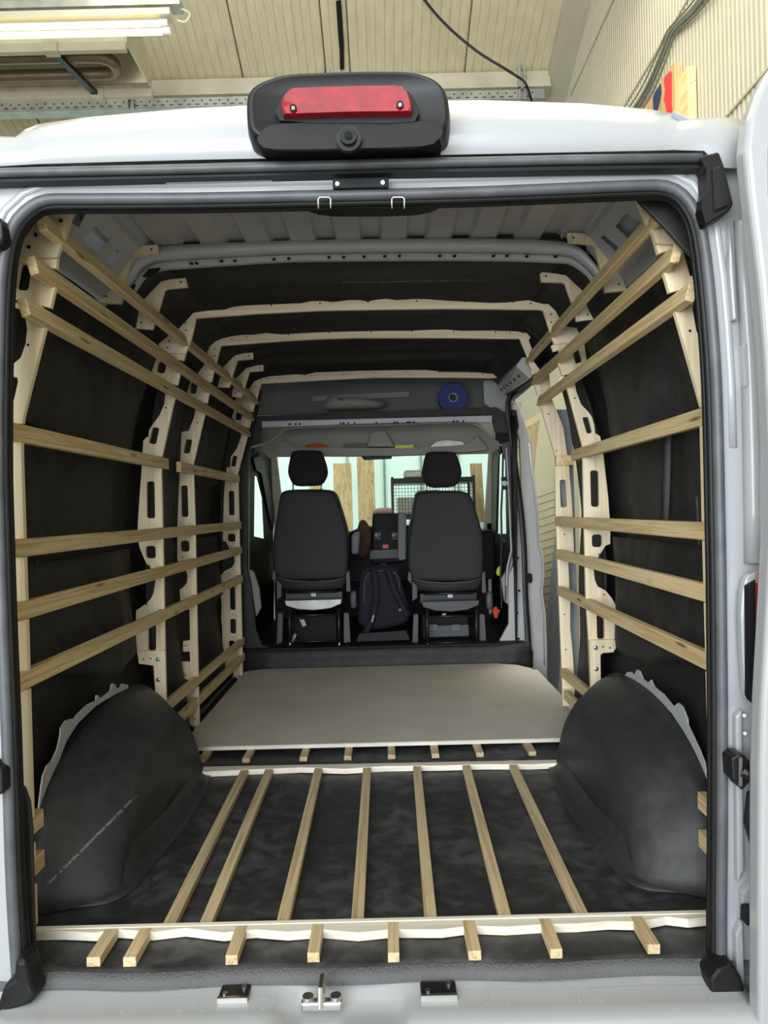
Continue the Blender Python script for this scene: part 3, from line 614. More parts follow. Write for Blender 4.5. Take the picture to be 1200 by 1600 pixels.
# cab sides with door windows
for X0, outer, hole, sealp in ((-.93, [(384,650),(428,650),(428,1012),(384,1030)], [(398,742),(403,745),(411,778),(414,842),(397,838)], [(395,716),(408,712),(416,740),(430,800),(426,830),(419,800),(408,740),(400,735)]),
                        (.83, [(768,650),(806,650),(806,1030),(768,1010)], [(779,712),(783,706),(789,720),(791,834),(776,834)], [(770,830),(771,720),(776,702),(783,702),(779,714),(776,780),(775,830)])):
    ds = vp(MB().prism([PX(outer, X0), PX(hole, X0)], (.01 if X0 > 0 else -.01, 0, 0)), 'cab_door_side', M['dash'])
    MB().prism([PX(sealp, X0*.985)], (.004, 0, 0)).build('window_seal', M['black'], ds)
    MB().prism([PX(hole, X0*1.002)], (.004, 0, 0)).build('window_pane', M['glass'], ds)
vp(plate([(423,712),(432,712),(448,850),(430,850)], 5.9, .04), 'windscreen_pillar', M['trim']); vp(plate([(764,708),(774,706),(770,850),(755,850)], 5.9, .04), 'windscreen_pillar', M['trim'])
vp(MB().prism([[onY(418,706,5.7), onY(768,700,5.7), onY(768,850,6.5), onY(425,850,6.5)]], (0, .006, .003)), 'windscreen', M['glass'])
vp(plate([(370,640),(815,628),(815,700),(768,702),(752,690),(602,696),(440,700),(430,708),(370,716)], 5.32, .02), 'overhead_shelf_back', M['trim'])
vp(plate([(400,690),(800,680),(800,708),(602,712),(420,714),(400,714)], 5.95, .04), 'windscreen_header', M['trim'])
for side in (-1, 1): vp(MB().box(XC+side*.90-.02, XC+side*.90+.02, 5.9, 7.0, GZ+.3, .9), 'front_wing', M['white'])
vp(MB().box(XC-.9, XC+.9, 6.05, 7.1, .70, .74), 'bonnet', M['white'])
# dashboard
DY = 5.55
dsh = vp(plate([(430,838),(545,832),(560,826),(600,820),(660,822),(700,832),(775,828),(775,905),(430,915)], DY, .45), 'dashboard', M['dash'], bevel=.02, seg=3)
vp(plate([(425,905),(775,895),(775,1000),(425,1008)], 5.95, .03), 'firewall', M['dash'])
con = MB().prism([PY([(582,803),(628,802),(630,862),(628,880),(580,882)], DY-.06)], (0, .1, 0)).build('centre_stack', M['dash'], dsh, bevel=.01)
MB().prism([PY([(584,805),(622,805),(622,826),(584,827)], DY-.066)], (0, .02, 0)).build('touch_screen', M['screen'], dsh, bevel=.002)
for x0 in (585, 612): MB().prism([PY([(x0,832),(x0+10,831.5),(x0+10,843),(x0,843.5)], DY-.066)], (0, .02, 0)).build('control_cluster', M['trimgrey'], dsh, bevel=.002)
for x, y in ((588,836),(593,839),(588,841),(615,836),(619,839),(615,841)): MB().tube([onY(x, y, DY-.066), onY(x, y, DY-.080)], .008, 10).build('knob', M['paper'] if x in (588, 615) and y == 836 else M['black'], dsh)
MB().prism([PY([(598,851),(607,851),(607,856.5),(598,857)], DY-.07)], (0, .02, 0)).build('hazard_button', M['redp'], dsh)
MB().prism([PY([(577,860),(632,858),(632,872),(577,874)], DY-.10)], (0, .06, 0)).build('storage_tray', M['greydark'], dsh, bevel=.006)
MB().prism([PY([(594,883),(603,882),(604,890),(594,891)], DY-.10)], (0, .06, 0)).build('gear_surround', M['greydark'], dsh, bevel=.006)
# steering wheel
st = onY(490, 850, 5.25)
MB().tube([st+Vector((.19*math.cos(t), .06*math.sin(t), .17*math.sin(t))) for t in [2*math.pi*i/28 for i in range(28)]], .015, 8, True).build('steering_wheel', M['black'], van, smooth=2)
# --- right B-pillar (white) with sliding-door seal
bp = [(772,1012),(788,985),(797,962),(795,930),(797,893),(806,868),(801,760),(797,690),(794,650),(806,652),(812,830),(822,1010),(828,1045),(772,1032)]
BP = vp(plate([(776,1010),(795,975),(795,900),(804,880),(801,750),(797,690),(803,690),(812,800),(820,1010)], 4.70, .03), 'door_pillar', M['whitein'])  # white paint in the lighter tone, daylight put into its colour
mb = MB()
for x, y in ((804,768),(807,812),(809,872),(811,923),(808,957.5),(810,998)):
    c = onY(x, y, 4.698); mb.tube([c, c+Vector((0, -.004, 0))], .009, 8)
mb.build('holes', M['black'], BP, kind='stuff')
MB().prism([PY([(784,693),(797,690),(800,840),(803,860),(797,880),(793,900),(791,940),(789,940),(790,890),(797,862),(795,790),(790,720)], 4.705)], (0, .02, 0)).build('inner_edge', M['greydark'], BP)
for (x, y, w) in ((790,748,6),(789,755,5),(790,762,5),(787,845,5)): MB().prism([PY([(x-w,y-3),(x+w,y-3),(x+w,y+3),(x-w,y+3)], 4.69)], (0, .03, 0)).build('belt_anchor', M['steel'] if y == 755 else M['black'], BP, bevel=.003)
belt = [(786,705),(785,760),(783,800),(784,850),(782,900),(784,950)]
MB().tube(PY(belt, 4.75), .007, 5).build('seat_belt', M['black'], BP)
MB().tube(PY([(791,700),(795,770),(798,840),(799,860),(793,885),(791,915)], 4.688), .005, 5).build('wiring', M['paper'], BP)
edge = [(812,690),(801,650),(799,634),(806,622),(814,640),(830,690),(838,770),(842,800),(844,848),(850,870),(851,900),(848,925),(853,960),(855,1010),(855,1070),(848,1080),(838,1062),(828,1045),(824,1000),(820,900),(817,830)]
vp(plate(edge, 4.74, .04), 'outer_jamb', M['whitein'], bevel=.004)  # same paint as the body, lightened to stand in for outside daylight
vp(MB().tube(PY([(826,692),(834,770),(838,800),(841,848),(846,872),(847,900),(844,925),(849,960),(851,1040)], 4.738), .005, 6), 'jamb_bead', M['white'], smooth=2)
for pts in ([(799,640),(807,640),(811,667),(808,676),(803,676)],): vp(plate(pts, 4.70, .03), 'seal_clip', M['black'], bevel=.003)
vp(plate(rrect(824,896,832,911,3), 4.72, .02), 'jamb_plug', M['black'], bevel=.004)
vp(plate(rrect(827,1016,833,1042,2), 4.72, .02), 'jamb_catch', M['black'], bevel=.003)
vp(pillow(sm2([(833,790),(837,795),(842,815),(843,828),(838,845),(834,842),(836,825),(834,810)], 2), [(1, 5.3), (1.05, 5.35), (1, 5.4)]), 'wing_mirror', M['black'], smooth=2)
gs = [onX(832, 590, .86), onX(812, 604, .84)]
gs = smoothpts([Vector((.80, 3.45, 1.715)), onX(818, 599, .815), onY(803, 611, 4.55), onY(795, 626, 4.66), onY(794, 645, 4.68), onY(799, 680, 4.68), onY(806, 735, 4.68), onY(814, 795, 4.68), onY(819, 860, 4.68), onY(821, 930, 4.68), onY(825, 990, 4.68), onY(828, 1043, 4.66)], 3)
sd = vp(MB().tube(gs, .019, 10), 'side_door_seal', M['black'], smooth=2)
MB().tube([p+Vector((-.012, -.018, -.004)) for p in gs], .007, 8).build('seal_bead', M['rubber'], sd, smooth=2)
# header rail over the sliding door
hr = [[onY(x, y, 4.60) for x, y in ((776,604),(782,592),(797,597),(799,611),(785,618))], [onY(x, y, 3.46) for x, y in ((806,572),(816,558),(833,559),(840,580),(828,592))]]
HR = vp(MB().loft(hr), 'side_door_header', M['greymetal'], smooth=False, bevel=.004)
for k in range(6):
    t = .12+k*.15; p = hr[0][0].lerp(hr[1][0], t)*.5+hr[0][4].lerp(hr[1][4], t)*.5; MB().box(p.x-.006, p.x+.006, p.y-.012, p.y+.012, p.z-.008, p.z+.008).build('hole', M['black'], HR)
vp(plate([(868,640),(893,640),(897,760),(905,1085),(888,1095),(882,1000),(880,800)], 3.50, .04), 'side_door_pillar', M['white'])
# wheel-arch flanges (white metal edge with tabs)
def ppx(pts, X, th, name, mat, parent=None): return MB().prism([PX(pts, X)], (th, 0, 0)).build(name, mat, parent or van)
ppx([(53,1330),(57,1290),(60,1272),(64,1236),(67.5,1212),(74,1196),(81,1190),(90,1170),(94.5,1150),(95.5,1137),(102.5,1126),(111,1123),(114,1125),(122.5,1114),(137.5,1100),(150,1095),(151,1086),(154,1086),(156,1091),(160,1089),(172.5,1079),(175.5,1068),(180,1069),(182.5,1075.5),(187.5,1074),(191,1068),(200,1070),(202,1083),(185,1082),(150,1103),(122,1130),(104,1158),(92,1190),(78,1235),(66,1280),(57,1335)], -.965, -.004, 'arch_flange', M['whitein'])
ppx([(972,1060),(980,1050),(986,1050),(990,1056),(995,1046),(999,1048),(1004,1060),(1012,1067),(1017,1062),(1022,1073),(1036,1084),(1052,1104),(1060,1098),(1066,1104),(1074,1124),(1074,1132),(1092,1170),(1100,1190),(1104,1215),(1106,1250),(1100,1250),(1090,1200),(1070,1150),(1050,1115),(1020,1085),(990,1062)], .872, .004, 'arch_flange', M['whitein'])

vp(MB().loft([[Vector((XC+(wz(z)+.06), y, z)) for z in (1.735, 1.78, 1.84, 1.88, 1.915)] for y in (3.46, 4.8)], False, False), 'side_panel', M['white'], solid=.003, label='right cant panel above the side door')
# ================================================================ FOAM INSULATION
from mathutils import noise
def foam_surf(name, fn, nu, nv, label, mat='foam', th=.008, cat='insulation', group=None):
    rings = [[fn(i/nu, j/nv) for j in range(nv+1)] for i in range(nu+1)]
    o = MB().loft(rings, False, False).build(name, M[mat], smooth=2, solid=th)
    return tag(recenter(o), label, cat, group)
def wallf(s, y0, y1, z0, z1, off, wave=.006, seed=0, zb=None, bulge=0):
    def f(u, v):
        y = y0+(y1-y0)*u; zt0 = zb(u) if zb else z0; z = zt0+(z1-zt0)*v
        d = noise.noise(Vector((y*3+seed, z*2.2, seed)))*wave*2+noise.noise(Vector((y*9+seed, z*1.1, seed*2)))*wave
        d += bulge*math.sin(math.pi*min(1, max(0, v)))*math.sin(math.pi*u)**.5 if bulge else 0
        return Vector((XC+s*(wz(z)+off-d), y, z))
    return f
for s, side in ((-1, 'left'), (1, 'right')):
    ye = 4.68 if s < 0 else 3.47
    foam_surf('wall_foam', wallf(s, 1.68, ye, -.01, 1.745, .03, .009, 3+s), 70, 40, 'large charcoal foam lining of the %s van wall behind the ribs' % side)
    foam_surf('foam_sheet', wallf(s, 2.44, ye, 1.735, 1.91, .03, .006, 61+s), 30, 8, 'foam strip between roof and %s wall ahead of the metal bow' % side, th=.008)
    foam_surf('foam_sheet', wallf(s, 1.86, 2.89, 1.24, 1.68, -.018, .012, 11+s, lambda u: (1.29-.05*u+.025*math.sin(u*9)), .012), 30, 14, 'foam flap between the two rearmost ribs, high on the %s wall' % side, th=.01)
    foam_surf('foam_sheet', wallf(s, 1.86, 2.89, .55, .90, -.028, .016, 21+s, lambda u: (.50+.05*math.sin(u*6)), .02), 30, 14, 'sagging foam sheet between the lowest long battens on the %s wall' % side, th=.01)
foam_surf('foam_sheet', wallf(1, 3.44, 4.72, 1.738, 1.91, .03, .006, 51), 20, 8, 'dark foam strip above the open side door', th=.008)
foam_surf('foam_sheet', wallf(-1, 3.45, 4.42, 1.22, 1.60, -.01, .012, 31, lambda u: 1.20+.02*math.sin(u*7), .01), 20, 10, 'foam flap high on the left wall between the two ribs nearest the cab', th=.01)
foam_surf('foam_sheet', wallf(-1, 3.45, 4.42, .55, .90, -.01, .012, 35, lambda u: .52+.03*math.sin(u*7), .01), 20, 10, 'foam flap low on the left wall between the two ribs nearest the cab', th=.01)
# foam column between rib 2 and 3, both sides
for s, side in ((-1, 'left'), (1, 'right')):
    foam_surf('foam_sheet', wallf(s, 3.02, 3.38, -.01, 1.60, -.035, .010, 41+s), 12, 30, 'vertical foam strip between the two middle ribs of the %s wall' % side, th=.01)
# strips glued on the foam
o = MB().loft([[Vector((XC+(wz(z)+.004), y-.25*(z-1.2), z)) for z in (.95, 1.1, 1.25, 1.38)] for y in (2.38, 2.44)], False, False).build('foam_strip', M['foamedge'], smooth=2, solid=.006)
tag(recenter(o), 'lighter cut-edge foam strip running upright on the right wall', 'insulation')
# ceiling foam with shallow cross ridges
def ceilf(u, v):
    y = 2.40+2.32*v; x = -.80+1.50*u; e = max(0, abs(x-XC)-.55)/.22
    z = 1.945-.06*e**2-.012*math.exp(-((y-3.15)/.03)**2)-.010*math.exp(-((y-3.95)/.04)**2)-.01*math.exp(-((y-4.15)/.04)**2)
    return Vector((x, y, z+noise.noise(Vector((x*3, y*4, 5)))*.006))
foam_surf('ceiling_foam', ceilf, 40, 60, 'charcoal foam lining glued under the van roof between the bows')
# foam triangles filling the rear upper corners, strips beside the opening
def fplate(pts, Y, th, label, bev=.004):
    return tag(recenter(MB().prism([PY(pts, Y)], (0, th, 0)).build('corner_foam', M['foam'], bevel=bev, seg=2)), label, 'insulation')
fplate([(985,290),(997,314),(1041,358),(1067,388),(1090,409),(1098,440),(1103,470),(1125,480),(1130,300)], 1.69, .012, 'foam piece rounding the upper right rear corner of the opening')
fplate([(-10,290),(90,290),(65,331),(27,381),(24,402),(16,440),(-20,480)], 1.69, .012, 'foam piece filling the upper left rear corner of the opening')
fplate([(30,1225),(38,1232),(46,1255),(50,1300),(53,1440),(56,1520),(60,1525),(34,1540),(20,1250)], 1.67, .012, 'foam strip beside the lower left rear corner')
fplate([(1113,1230),(1117,1215),(1128,1205),(1135,1500),(1118,1505),(1112,1480)], 1.67, .012, 'foam strip beside the lower right rear corner')
# right wall upper corner beside rib three and cab side foam
def cabfoam(pts, Y, th, label, hole=None):
    return tag(recenter(MB().prism([PY(pts, Y)], (0, th, 0)).build('cab_foam', M['foam'], bevel=.012, seg=3)), label, 'insulation')
cabfoam([(325,560),(400,560),(402,600),(408,610),(402,640),(398,660),(392,690),(388,712),(386,760),(386,890),(391,910),(398,965),(400,985),(409,1008),(421,1012),(430,1016),(430,1052),(325,1060)], 4.66, .04, 'foam-wrapped pillar between left wall and driver side of cab')
cabfoam([(400,650),(602,642),(775,636),(790,645),(800,652),(800,677),(775,676),(771,665),(769,650),(760,648),(602,653),(409,659),(404,690),(392,695)], 4.69, .03, 'foam band wrapped over the cab crossbeam')
cf = [[onY(x, y+dy, 4.60+dd) for x, y in ((385,1018),(425,1018),(500,1016),(602,1013),(700,1011),(772,1010),(800,1008),(828,1006))] for dy, dd in ((-2, .06), (0, .012), (3, 0), (12, 0), (22, 0), (37, -.02))]
o = MB().loft(cf, False, False).build('step_foam', M['foam'], smooth=2, solid=.012)
tag(recenter(o), 'foam-wrapped low step between the cargo floor and the seats', 'insulation')
# floor foam
def floorf(u, v):
    y = 1.622+2.99*v; x = -.975+1.86*u
    z = -.004+noise.noise(Vector((x*4, y*3, 1)))*.004
    if y < 1.66: z -= .0
    return Vector((x, y+.006*math.sin(x*14)*(1 if v < .02 else 0), z))
ff = foam_surf('floor_foam', floorf, 60, 120, 'dusty charcoal foam sheet covering the cargo floor under the slats', 'foamfloor', .006)
mb = MB(); n = 60
mb.loft([[floorf(i/n, 0)+Vector((0, -.001, .004)) for i in range(n+1)], [floorf(i/n, 0)+Vector((0, -.022, -.022)) for i in range(n+1)]], False, False)
o = mb.build('cut_edge', M['foamedge'], ff, smooth=2, solid=.003)
# wheel arches
def arch(s, label):
    XWL = XC+s*.925; XIN = XC+s*.716; kh = 1.0 if s > 0 else .95; prs = []
    secs = [(0, .63, .402, 2.3), (.25, .60, .388, 2.25), (.5, .56, .368, 2.1), (.75, .515, .345, 2.0), (.92, .48, .322, 1.8), (1.0, .45, .298, 1.7)]
    rings = []; n = 36
    for t, a, h, p in secs:
        h *= 1-(1-kh)*min(1, t*2)
        x = XWL+(XIN-XWL)*(t if t < 1 else 1.0); yc = 2.50-.07*t; r = []
        for i in range(n+1):
            an = math.pi*i/n; cx = -math.cos(an); q = abs(cx)
            hh = h*max(0, (1-q**p))**(1/p) if p < 3 else 0
            # flare to the floor at both feet
            y = yc+a*cx; fl = max(0, 1-hh/.05)
            r.append(Vector((x-s*.0*fl, y+.03*fl*fl*(1 if cx > 0 else -1), hh+.004)))
        rings.append(r)
    # inner face closing to its base line
    last = rings[-1]; yc = 2.43
    for k in (.6, .25, 0): rings.append([Vector((XIN-s*.012*(1-k), yc+(p.y-yc)*(.2+.8*k) if False else p.y, p.z*k+.004*(1-k))) for p in last])
    mb = MB().loft(rings, False, False)
    o = mb.build('wheel_arch_foam', M['foamarch'], smooth=True); o.data.set_sharp_from_angle(angle=math.radians(50))
    so = o.modifiers.new('s', 'SOLIDIFY'); so.thickness = .004
    tag(o, label, 'insulation')
    # skirt: overlapping foam hem on the floor round the foot
    path = []
    for i in range(13): t = i/12; path.append(Vector((XWL+(XIN-XWL)*t, 2.50-.07*t-.555-.0+.10*t, 0)))
    base = [Vector((XWL, 1.925, 0)), Vector((XC+s*.80, 1.945, 0)), Vector((XC+s*.73, 1.965, 0)), Vector((XC+s*.695, 2.03, 0)), Vector((XC+s*.688, 2.2, 0)), Vector((XC+s*.688, 2.6, 0)), Vector((XC+s*.70, 2.86, 0)), Vector((XC+s*.76, 2.95, 0))]
    base = smoothpts(base, 4); ctr = Vector((XC+s*.9, 2.45, 0))
    def offs(d, z): return [p+(p-ctr).normalized()*d+Vector((0, 0, z)) for p in base]
    MB().loft([offs(-.05, .10), offs(-.012, .035), offs(.0, .016), offs(.025, .008), offs(.05, .006), offs(.052, .0)], False, False).build('foot_hem', M['foamarch'], o, smooth=2)
    return o
aL = arch(-1, 'foam-covered wheel arch at the left side of the cargo floor, printed diagonally')
aR = arch(1, 'foam-covered wheel arch at the right side of the cargo floor')
# printed lines of text on the foam
def print_on(target, body, p0, p1, hpx, name, parent, y_guess=2.1, mirror=False):
    cu = bpy.data.curves.new('txt', 'FONT'); cu.body = body; cu.size = 1; cu.offset = .018; to = bpy.data.objects.new('txt', cu); COL.objects.link(to)
    bpy.context.view_layer.update(); dg = bpy.context.evaluated_depsgraph_get()
    me = bpy.data.meshes.new_from_object(to.evaluated_get(dg)); bpy.data.objects.remove(to)
    xs_ = [v.co.x for v in me.vertices]; w = max(xs_)-min(xs_); x0 = min(xs_)
    tgt = []
    for t in target:
        e = t.evaluated_get(dg); m2 = e.to_mesh(); mw = e.matrix_world
        tgt.append(BVHTree.FromPolygons([mw @ v.co for v in m2.vertices], [tuple(p.vertices) for p in m2.polygons])); e.to_mesh_clear()
    o0 = Vector((0, 0, H)); dx, dy = p1[0]-p0[0], p1[1]-p0[1]; L = math.hypot(dx, dy); nx, ny = dy/L, -dx/L; vs = []; off = world_off(parent)
    for v in me.vertices:
        t = (v.co.x-x0)/w; h = v.co.y*hpx
        px = p0[0]+dx*t+nx*h; py = p0[1]+dy*t+ny*h; d = (onY(px, py, 1.0)-o0).normalized(); best = None
        for b in tgt:
            r = b.ray_cast(o0, d)
            if r[0] is not None and (best is None or r[3] < best): best = r[3]
        vs.append(o0+d*((best if best else 2.0)-.0025)-off)
    for v, q in zip(me.vertices, vs): v.co = q
    me.name = name; me.materials.clear(); me.materials.append(M['ink']); o = bpy.data.objects.new(name, me); COL.objects.link(o); o.parent = parent; return o
bpy.context.view_layer.update()
print_on([aL], '--  ISOSOFT   CE   DAS MATERIAL,  AUS DEM ECHTE FREIHEIT GEMACHT WIRD   WWW --------', (74,1385), (216,1243), 5.5, 'printed_text', aL)
wallL = bpy.data.objects['wall_foam']; wallR = bpy.data.objects['wall_foam.001']
print_on([wallL], 'MADE IN GERMANY', (63,906), (61,874), 5, 'printed_text', wallL)
print_on([wallR], 'MADE IN GERMANY', (1092,815), (1090,775), 4.5, 'printed_text', wallR)
print_on([wallR], '----  ISOSOFT', (1094,872), (1094,836), 4.5, 'printed_text', wallR)
cfo = bpy.data.objects['ceiling_foam']
print_on([cfo], '-- ---- - --------   ---  -- --- ----- - DAS MATERIAL, AUS DEM ECHTE FREIHEIT GEMACHT WIRD   ------   ----- ----', (436,444), (795,438), 2.6, 'printed_text', cfo)
# ================================================================ PLYWOOD RIBS
def sideinner(pts, Y, battens_, s):
    """inner edge (top to bottom, px) on plane Y with notches for battens -> list of 3-D points"""
    P3 = [onY(x, y, Y) for x, y in pts]; out = []
    segs = list(zip(P3, P3[1:])); cuts = sorted(battens_, key=lambda b: -b)
    def at(z):
        for a, b in segs:
            if a.z >= z >= b.z and a.z > b.z: t = (a.z-z)/(a.z-b.z); return a.lerp(b, t), (b-a).normalized()
        return None, None
    marks = [(p.z, 'p', p) for p in P3]
    for zc in cuts:
        a, d = at(zc+.0235); b, d2 = at(zc-.0235)
        if a is None or b is None: continue
        dd = (b-a).normalized(); nrm = Vector((-dd.z, 0, dd.x)); nrm = nrm if nrm.x*s > 0 else -nrm
        marks = [m_ for m_ in marks if not (m_[1] == 'p' and b.z-.004 < m_[0] < a.z+.004)]
        marks.append((zc, 'n', [a, a+nrm*.0225, b+nrm*.0225, b]))
    for z, k, v in sorted(marks, key=lambda q: -q[0]): out += v if k == 'n' else [v]
    return out
BATL = {'B1': 1.737, 'B2': 1.634, 'B3': 1.535, 'B4': 1.246, 'B5': .957, 'B6': .80, 'B7': .625, 'B8': .235, 'B9': .13}
# battens of the left wall are laid out from the ribs' edges: y range, which side
def xedge(pts, Y, z):
    P3 = [onY(x, y, Y) for x, y in pts]
    for a, b in zip(P3, P3[1:]):
        if max(a.z, b.z) >= z >= min(a.z, b.z) and abs(a.z-b.z) > 1e-5:
            t = (a.z-z)/(a.z-b.z); return a.x+(b.x-a.x)*t
    return P3[-1].x
L1i = [(120,300),(115,326),(101,367),(89,401),(86,450),(37,646),(33,668),(33,710),(38,870),(42,1000),(49,1249),(55,1448)]
L2i = [(306,490),(297,530),(290,552),(282.7,578),(273.5,620.6),(253.7,710.6),(252,727.5),(255.6,887),(259.5,1103)]
L3i = [(345,540),(340,567),(333,586),(321,644),(302.5,723.8),(302.5,738.8),(305,817),(309,1020),(311.5,1132),(306,1144)]
L4i = [(404,614),(402.6,621),(398,632),(387.8,678.7),(372,738.8),(374,825),(379,1020),(379.4,1056),(375,1065)]
R1i = [(1000,300),(1009,345),(1021.5,370),(1096.8,636),(1097,660),(1100,800),(1111,1226),(1114,1424)]
R2i = [(848,484),(861,540),(885,603),(909.5,695),(910.6,711),(912.5,804),(915.4,930),(919.7,1000),(923.4,1083),(924,1098)]
R3i = [(812,529),(825.6,562),(840,619.5),(867,709.5),(868.7,807),(872.7,919),(878,1049),(880,1103)]
def zfit(px, py, X): p = onX(px, py, X); return p
ribs = {}
def rib(key, inner, outer, holes, Y, s, bz, label, group, th=.015, screws=()):
    r = thing('plywood_rib', (onY(*inner[-1], Y)), label, 'plywood rib', group)
    inn = sideinner(inner, Y, bz, s); out = PY(outer, Y)
    MB().prism([inn+out]+[PY(rquad(h), Y) for h in holes], (0, th, 0)).build('side_plate', M['ply'], r)
    scr(r, screws, Y); ribs[key] = r; return r
def scr(r, pts, Y, rr=.0035):
    if not pts: return
    mb = MB()
    for x, y in pts: c = onY(x, y, Y); mb.tube([c, c+Vector((0, -.0015, 0))], rr, 7)
    mb.build('screw_holes', M['black'], r, kind='stuff')
def gus(r, pts, Y, name='gusset_plate', th=.012, mat='ply', holes=()):
    return MB().prism([PY(pts, Y)]+[PY(h, Y) for h in holes], (0, th, 0)).build(name, M[mat], r)
def bolts(r, pts, Y):
    for x, y in pts:
        c = onY(x, y, Y); b_ = MB().tube([c, c+Vector((0, -.003, 0))], .009, 12).build('washer', M['chrome'], r)
        MB().tube([c, c+Vector((0, -.010, 0))], .0052, 6).build('bolt_head', M['chrome'], b_)
allz = [1.737, 1.634, 1.535, 1.246, .957, .80, .625]
TOP = [1.737, 1.634, 1.535]
# left ribs
r1 = rib('L1', L1i[3:], [(40,1448),(20,1300),(5,1150),(-10,1000),(-15,800),(-15,700),(9,700),(9,633),(19,632),(23,620),(28,597),(27,589),(9,588),(9,579),(32.5,558.6),(40,537),(42.5,515),(40,498),(36.5,485.5),(14,476),(17,440),(25,401)],
    [[(31,410),(50,414),(44,455),(24,452)]], 1.80, -1, [1.634, 1.535, 1.246, .957, .80, .625, .235, .13], 'plywood rib at the left edge of the rear opening', 'plywood wall ribs', screws=((26,471),(44,539)))
gus(r1, [(24,402),(27,380),(65,330),(75,300),(122,300),(115,326),(101,370),(89,402)], 1.786); scr(r1, ((56,367),(45,386),(77,344),(95,345),(86,353)), 1.785, .005)
r2 = rib('L2', L2i[2:], [(250,1110),(243,1089),(240,1039.5),(231,1036),(231,1018),(214,1018),(212,994),(212.6,954),(229,943),(236,935),(240,926),(243,907),(242,893),(229,881),(223,868),(218,855),(215.6,844),(215,825),(217.5,784),(221,739),(223.8,689),(229,683),(232,682.5),(233,672),(238,664),(249,649),(256.6,632),(258.4,615),(246,604),(237,580),(244,560),(248,548)],
    [[(247.7,563),(260.5,570),(257,584),(244,581.7)], [(238,667),(249,668.5),(244,694.5),(232,692.5)], [(228.6,752),(241.4,752),(242.4,810),(229,810)], [(227,853),(243,853),(243.5,872.5),(228,872.5)], [(231,977),(244,975),(244,1016),(231,1017)]],
    2.92, -1, allz, 'left wall plywood rib just ahead of the left wheel arch', 'plywood wall ribs', screws=((259,637),(233,884),(229,944.5)))
g = gus(r2, [(214,1018),(258,1016),(260,1103),(251,1107),(225,1094),(226,1090),(243,1088),(240,1040),(217,1037),(216,1029)], 2.906, 'foot_plate'); bolts(r2, ((247,1030),(247.5,1062),(248.5,1099)), 2.905); scr(r2, ((224,1030),(235,1029)), 2.905)
r3 = rib('L3', L3i[2:], [(293.6,1126),(281,1094),(284,1082),(294,1075),(293.6,1062),(284,1060),(284,1046),(284,1034),(297,1034),(296.5,1018),(286,1018),(286,1002),(297,1000),(296,952.5),(284.5,952.5),(282,941),(280.7,921.8),(287.5,916.5),(292,910.5),(293,900),(291,891.8),(285,884),(277,876),(277,840),(277.8,807),(277,821),(280,759),(281.5,722),(283.8,675),(295,673),(297.8,664.7),(302.5,654),(305.3,640),(298,630),(292,613),(299,591),(305,586)],
    [[(298,596),(309.5,596),(306,615.5),(296.7,614.5)], [(290,686),(300.6,686.6),(296.5,708.7),(286,707.8)], [(282,758.4),(293,758.4),(294.6,807.7),(283.4,807.7)], [(281.5,844.8),(295.7,844.8),(296,862),(281.8,862)]],
    3.41, -1, allz+[.235, .13], 'left wall plywood rib whose foot stands by the near corner of the floor panel', 'plywood wall ribs', screws=((309,660),(286,871),(290,1009),(289.5,1054.5)))
gus(r3, [(282,1091),(310.5,1090),(311.5,1132),(306,1143),(296,1130),(283,1108)], 3.398, 'foot_plate'); bolts(r3, ((302.5,1135),(294,1126)), 3.397); scr(r3, ((288.6,1100),(304,1124)), 3.397)
r4 = rib('L4', L4i[1:], [(366,1056),(362,1046),(354,1043),(348,1023.5),(347,981),(345.6,965),(346.4,944),(344.8,927.6),(344,906.5),(344.5,900),(350.5,892.5),(362.5,886.5),(366.7,879),(366,868.5),(359.5,858.8),(352.8,846),(348,845),(348.7,817.5),(349.7,780),(351,759),(354,731),(359.7,729),(360.6,714),(370,701),(376.6,682.5),(378.4,670),(362,652),(367,636),(368,625),(382,617)],
    [[(370,641.5),(379,645),(376.4,657),(367.6,655.5)], [(363.4,711.6),(371,712.5),(368,729.4),(360.6,728.4)], [(357,767),(366,767),(366.6,805),(357.8,805)], [(355.8,834),(367.8,834),(367.8,846.5),(356,846.5)], [(358.8,916),(367,916),(368,953),(359.5,953)], [(359.8,967),(368.8,967),(368.8,990),(360,990)], [(357.8,1001),(366.7,1001),(366.7,1010),(357.8,1015)]],
    4.45, -1, allz+[.225, .125], 'left wall plywood rib furthest forward beside the cab', 'plywood wall ribs', screws=((377.5,692),(360.5,854),(358,896.5),(363.5,960),(363.5,995)))
gus(r4, [(357,1025),(378,1021),(379.4,1056),(375,1065),(364,1054),(366,1045),(352,1043),(351,1036)], 4.438, 'foot_plate'); bolts(r4, ((374,1056.5),(351,1041.5)), 4.437)
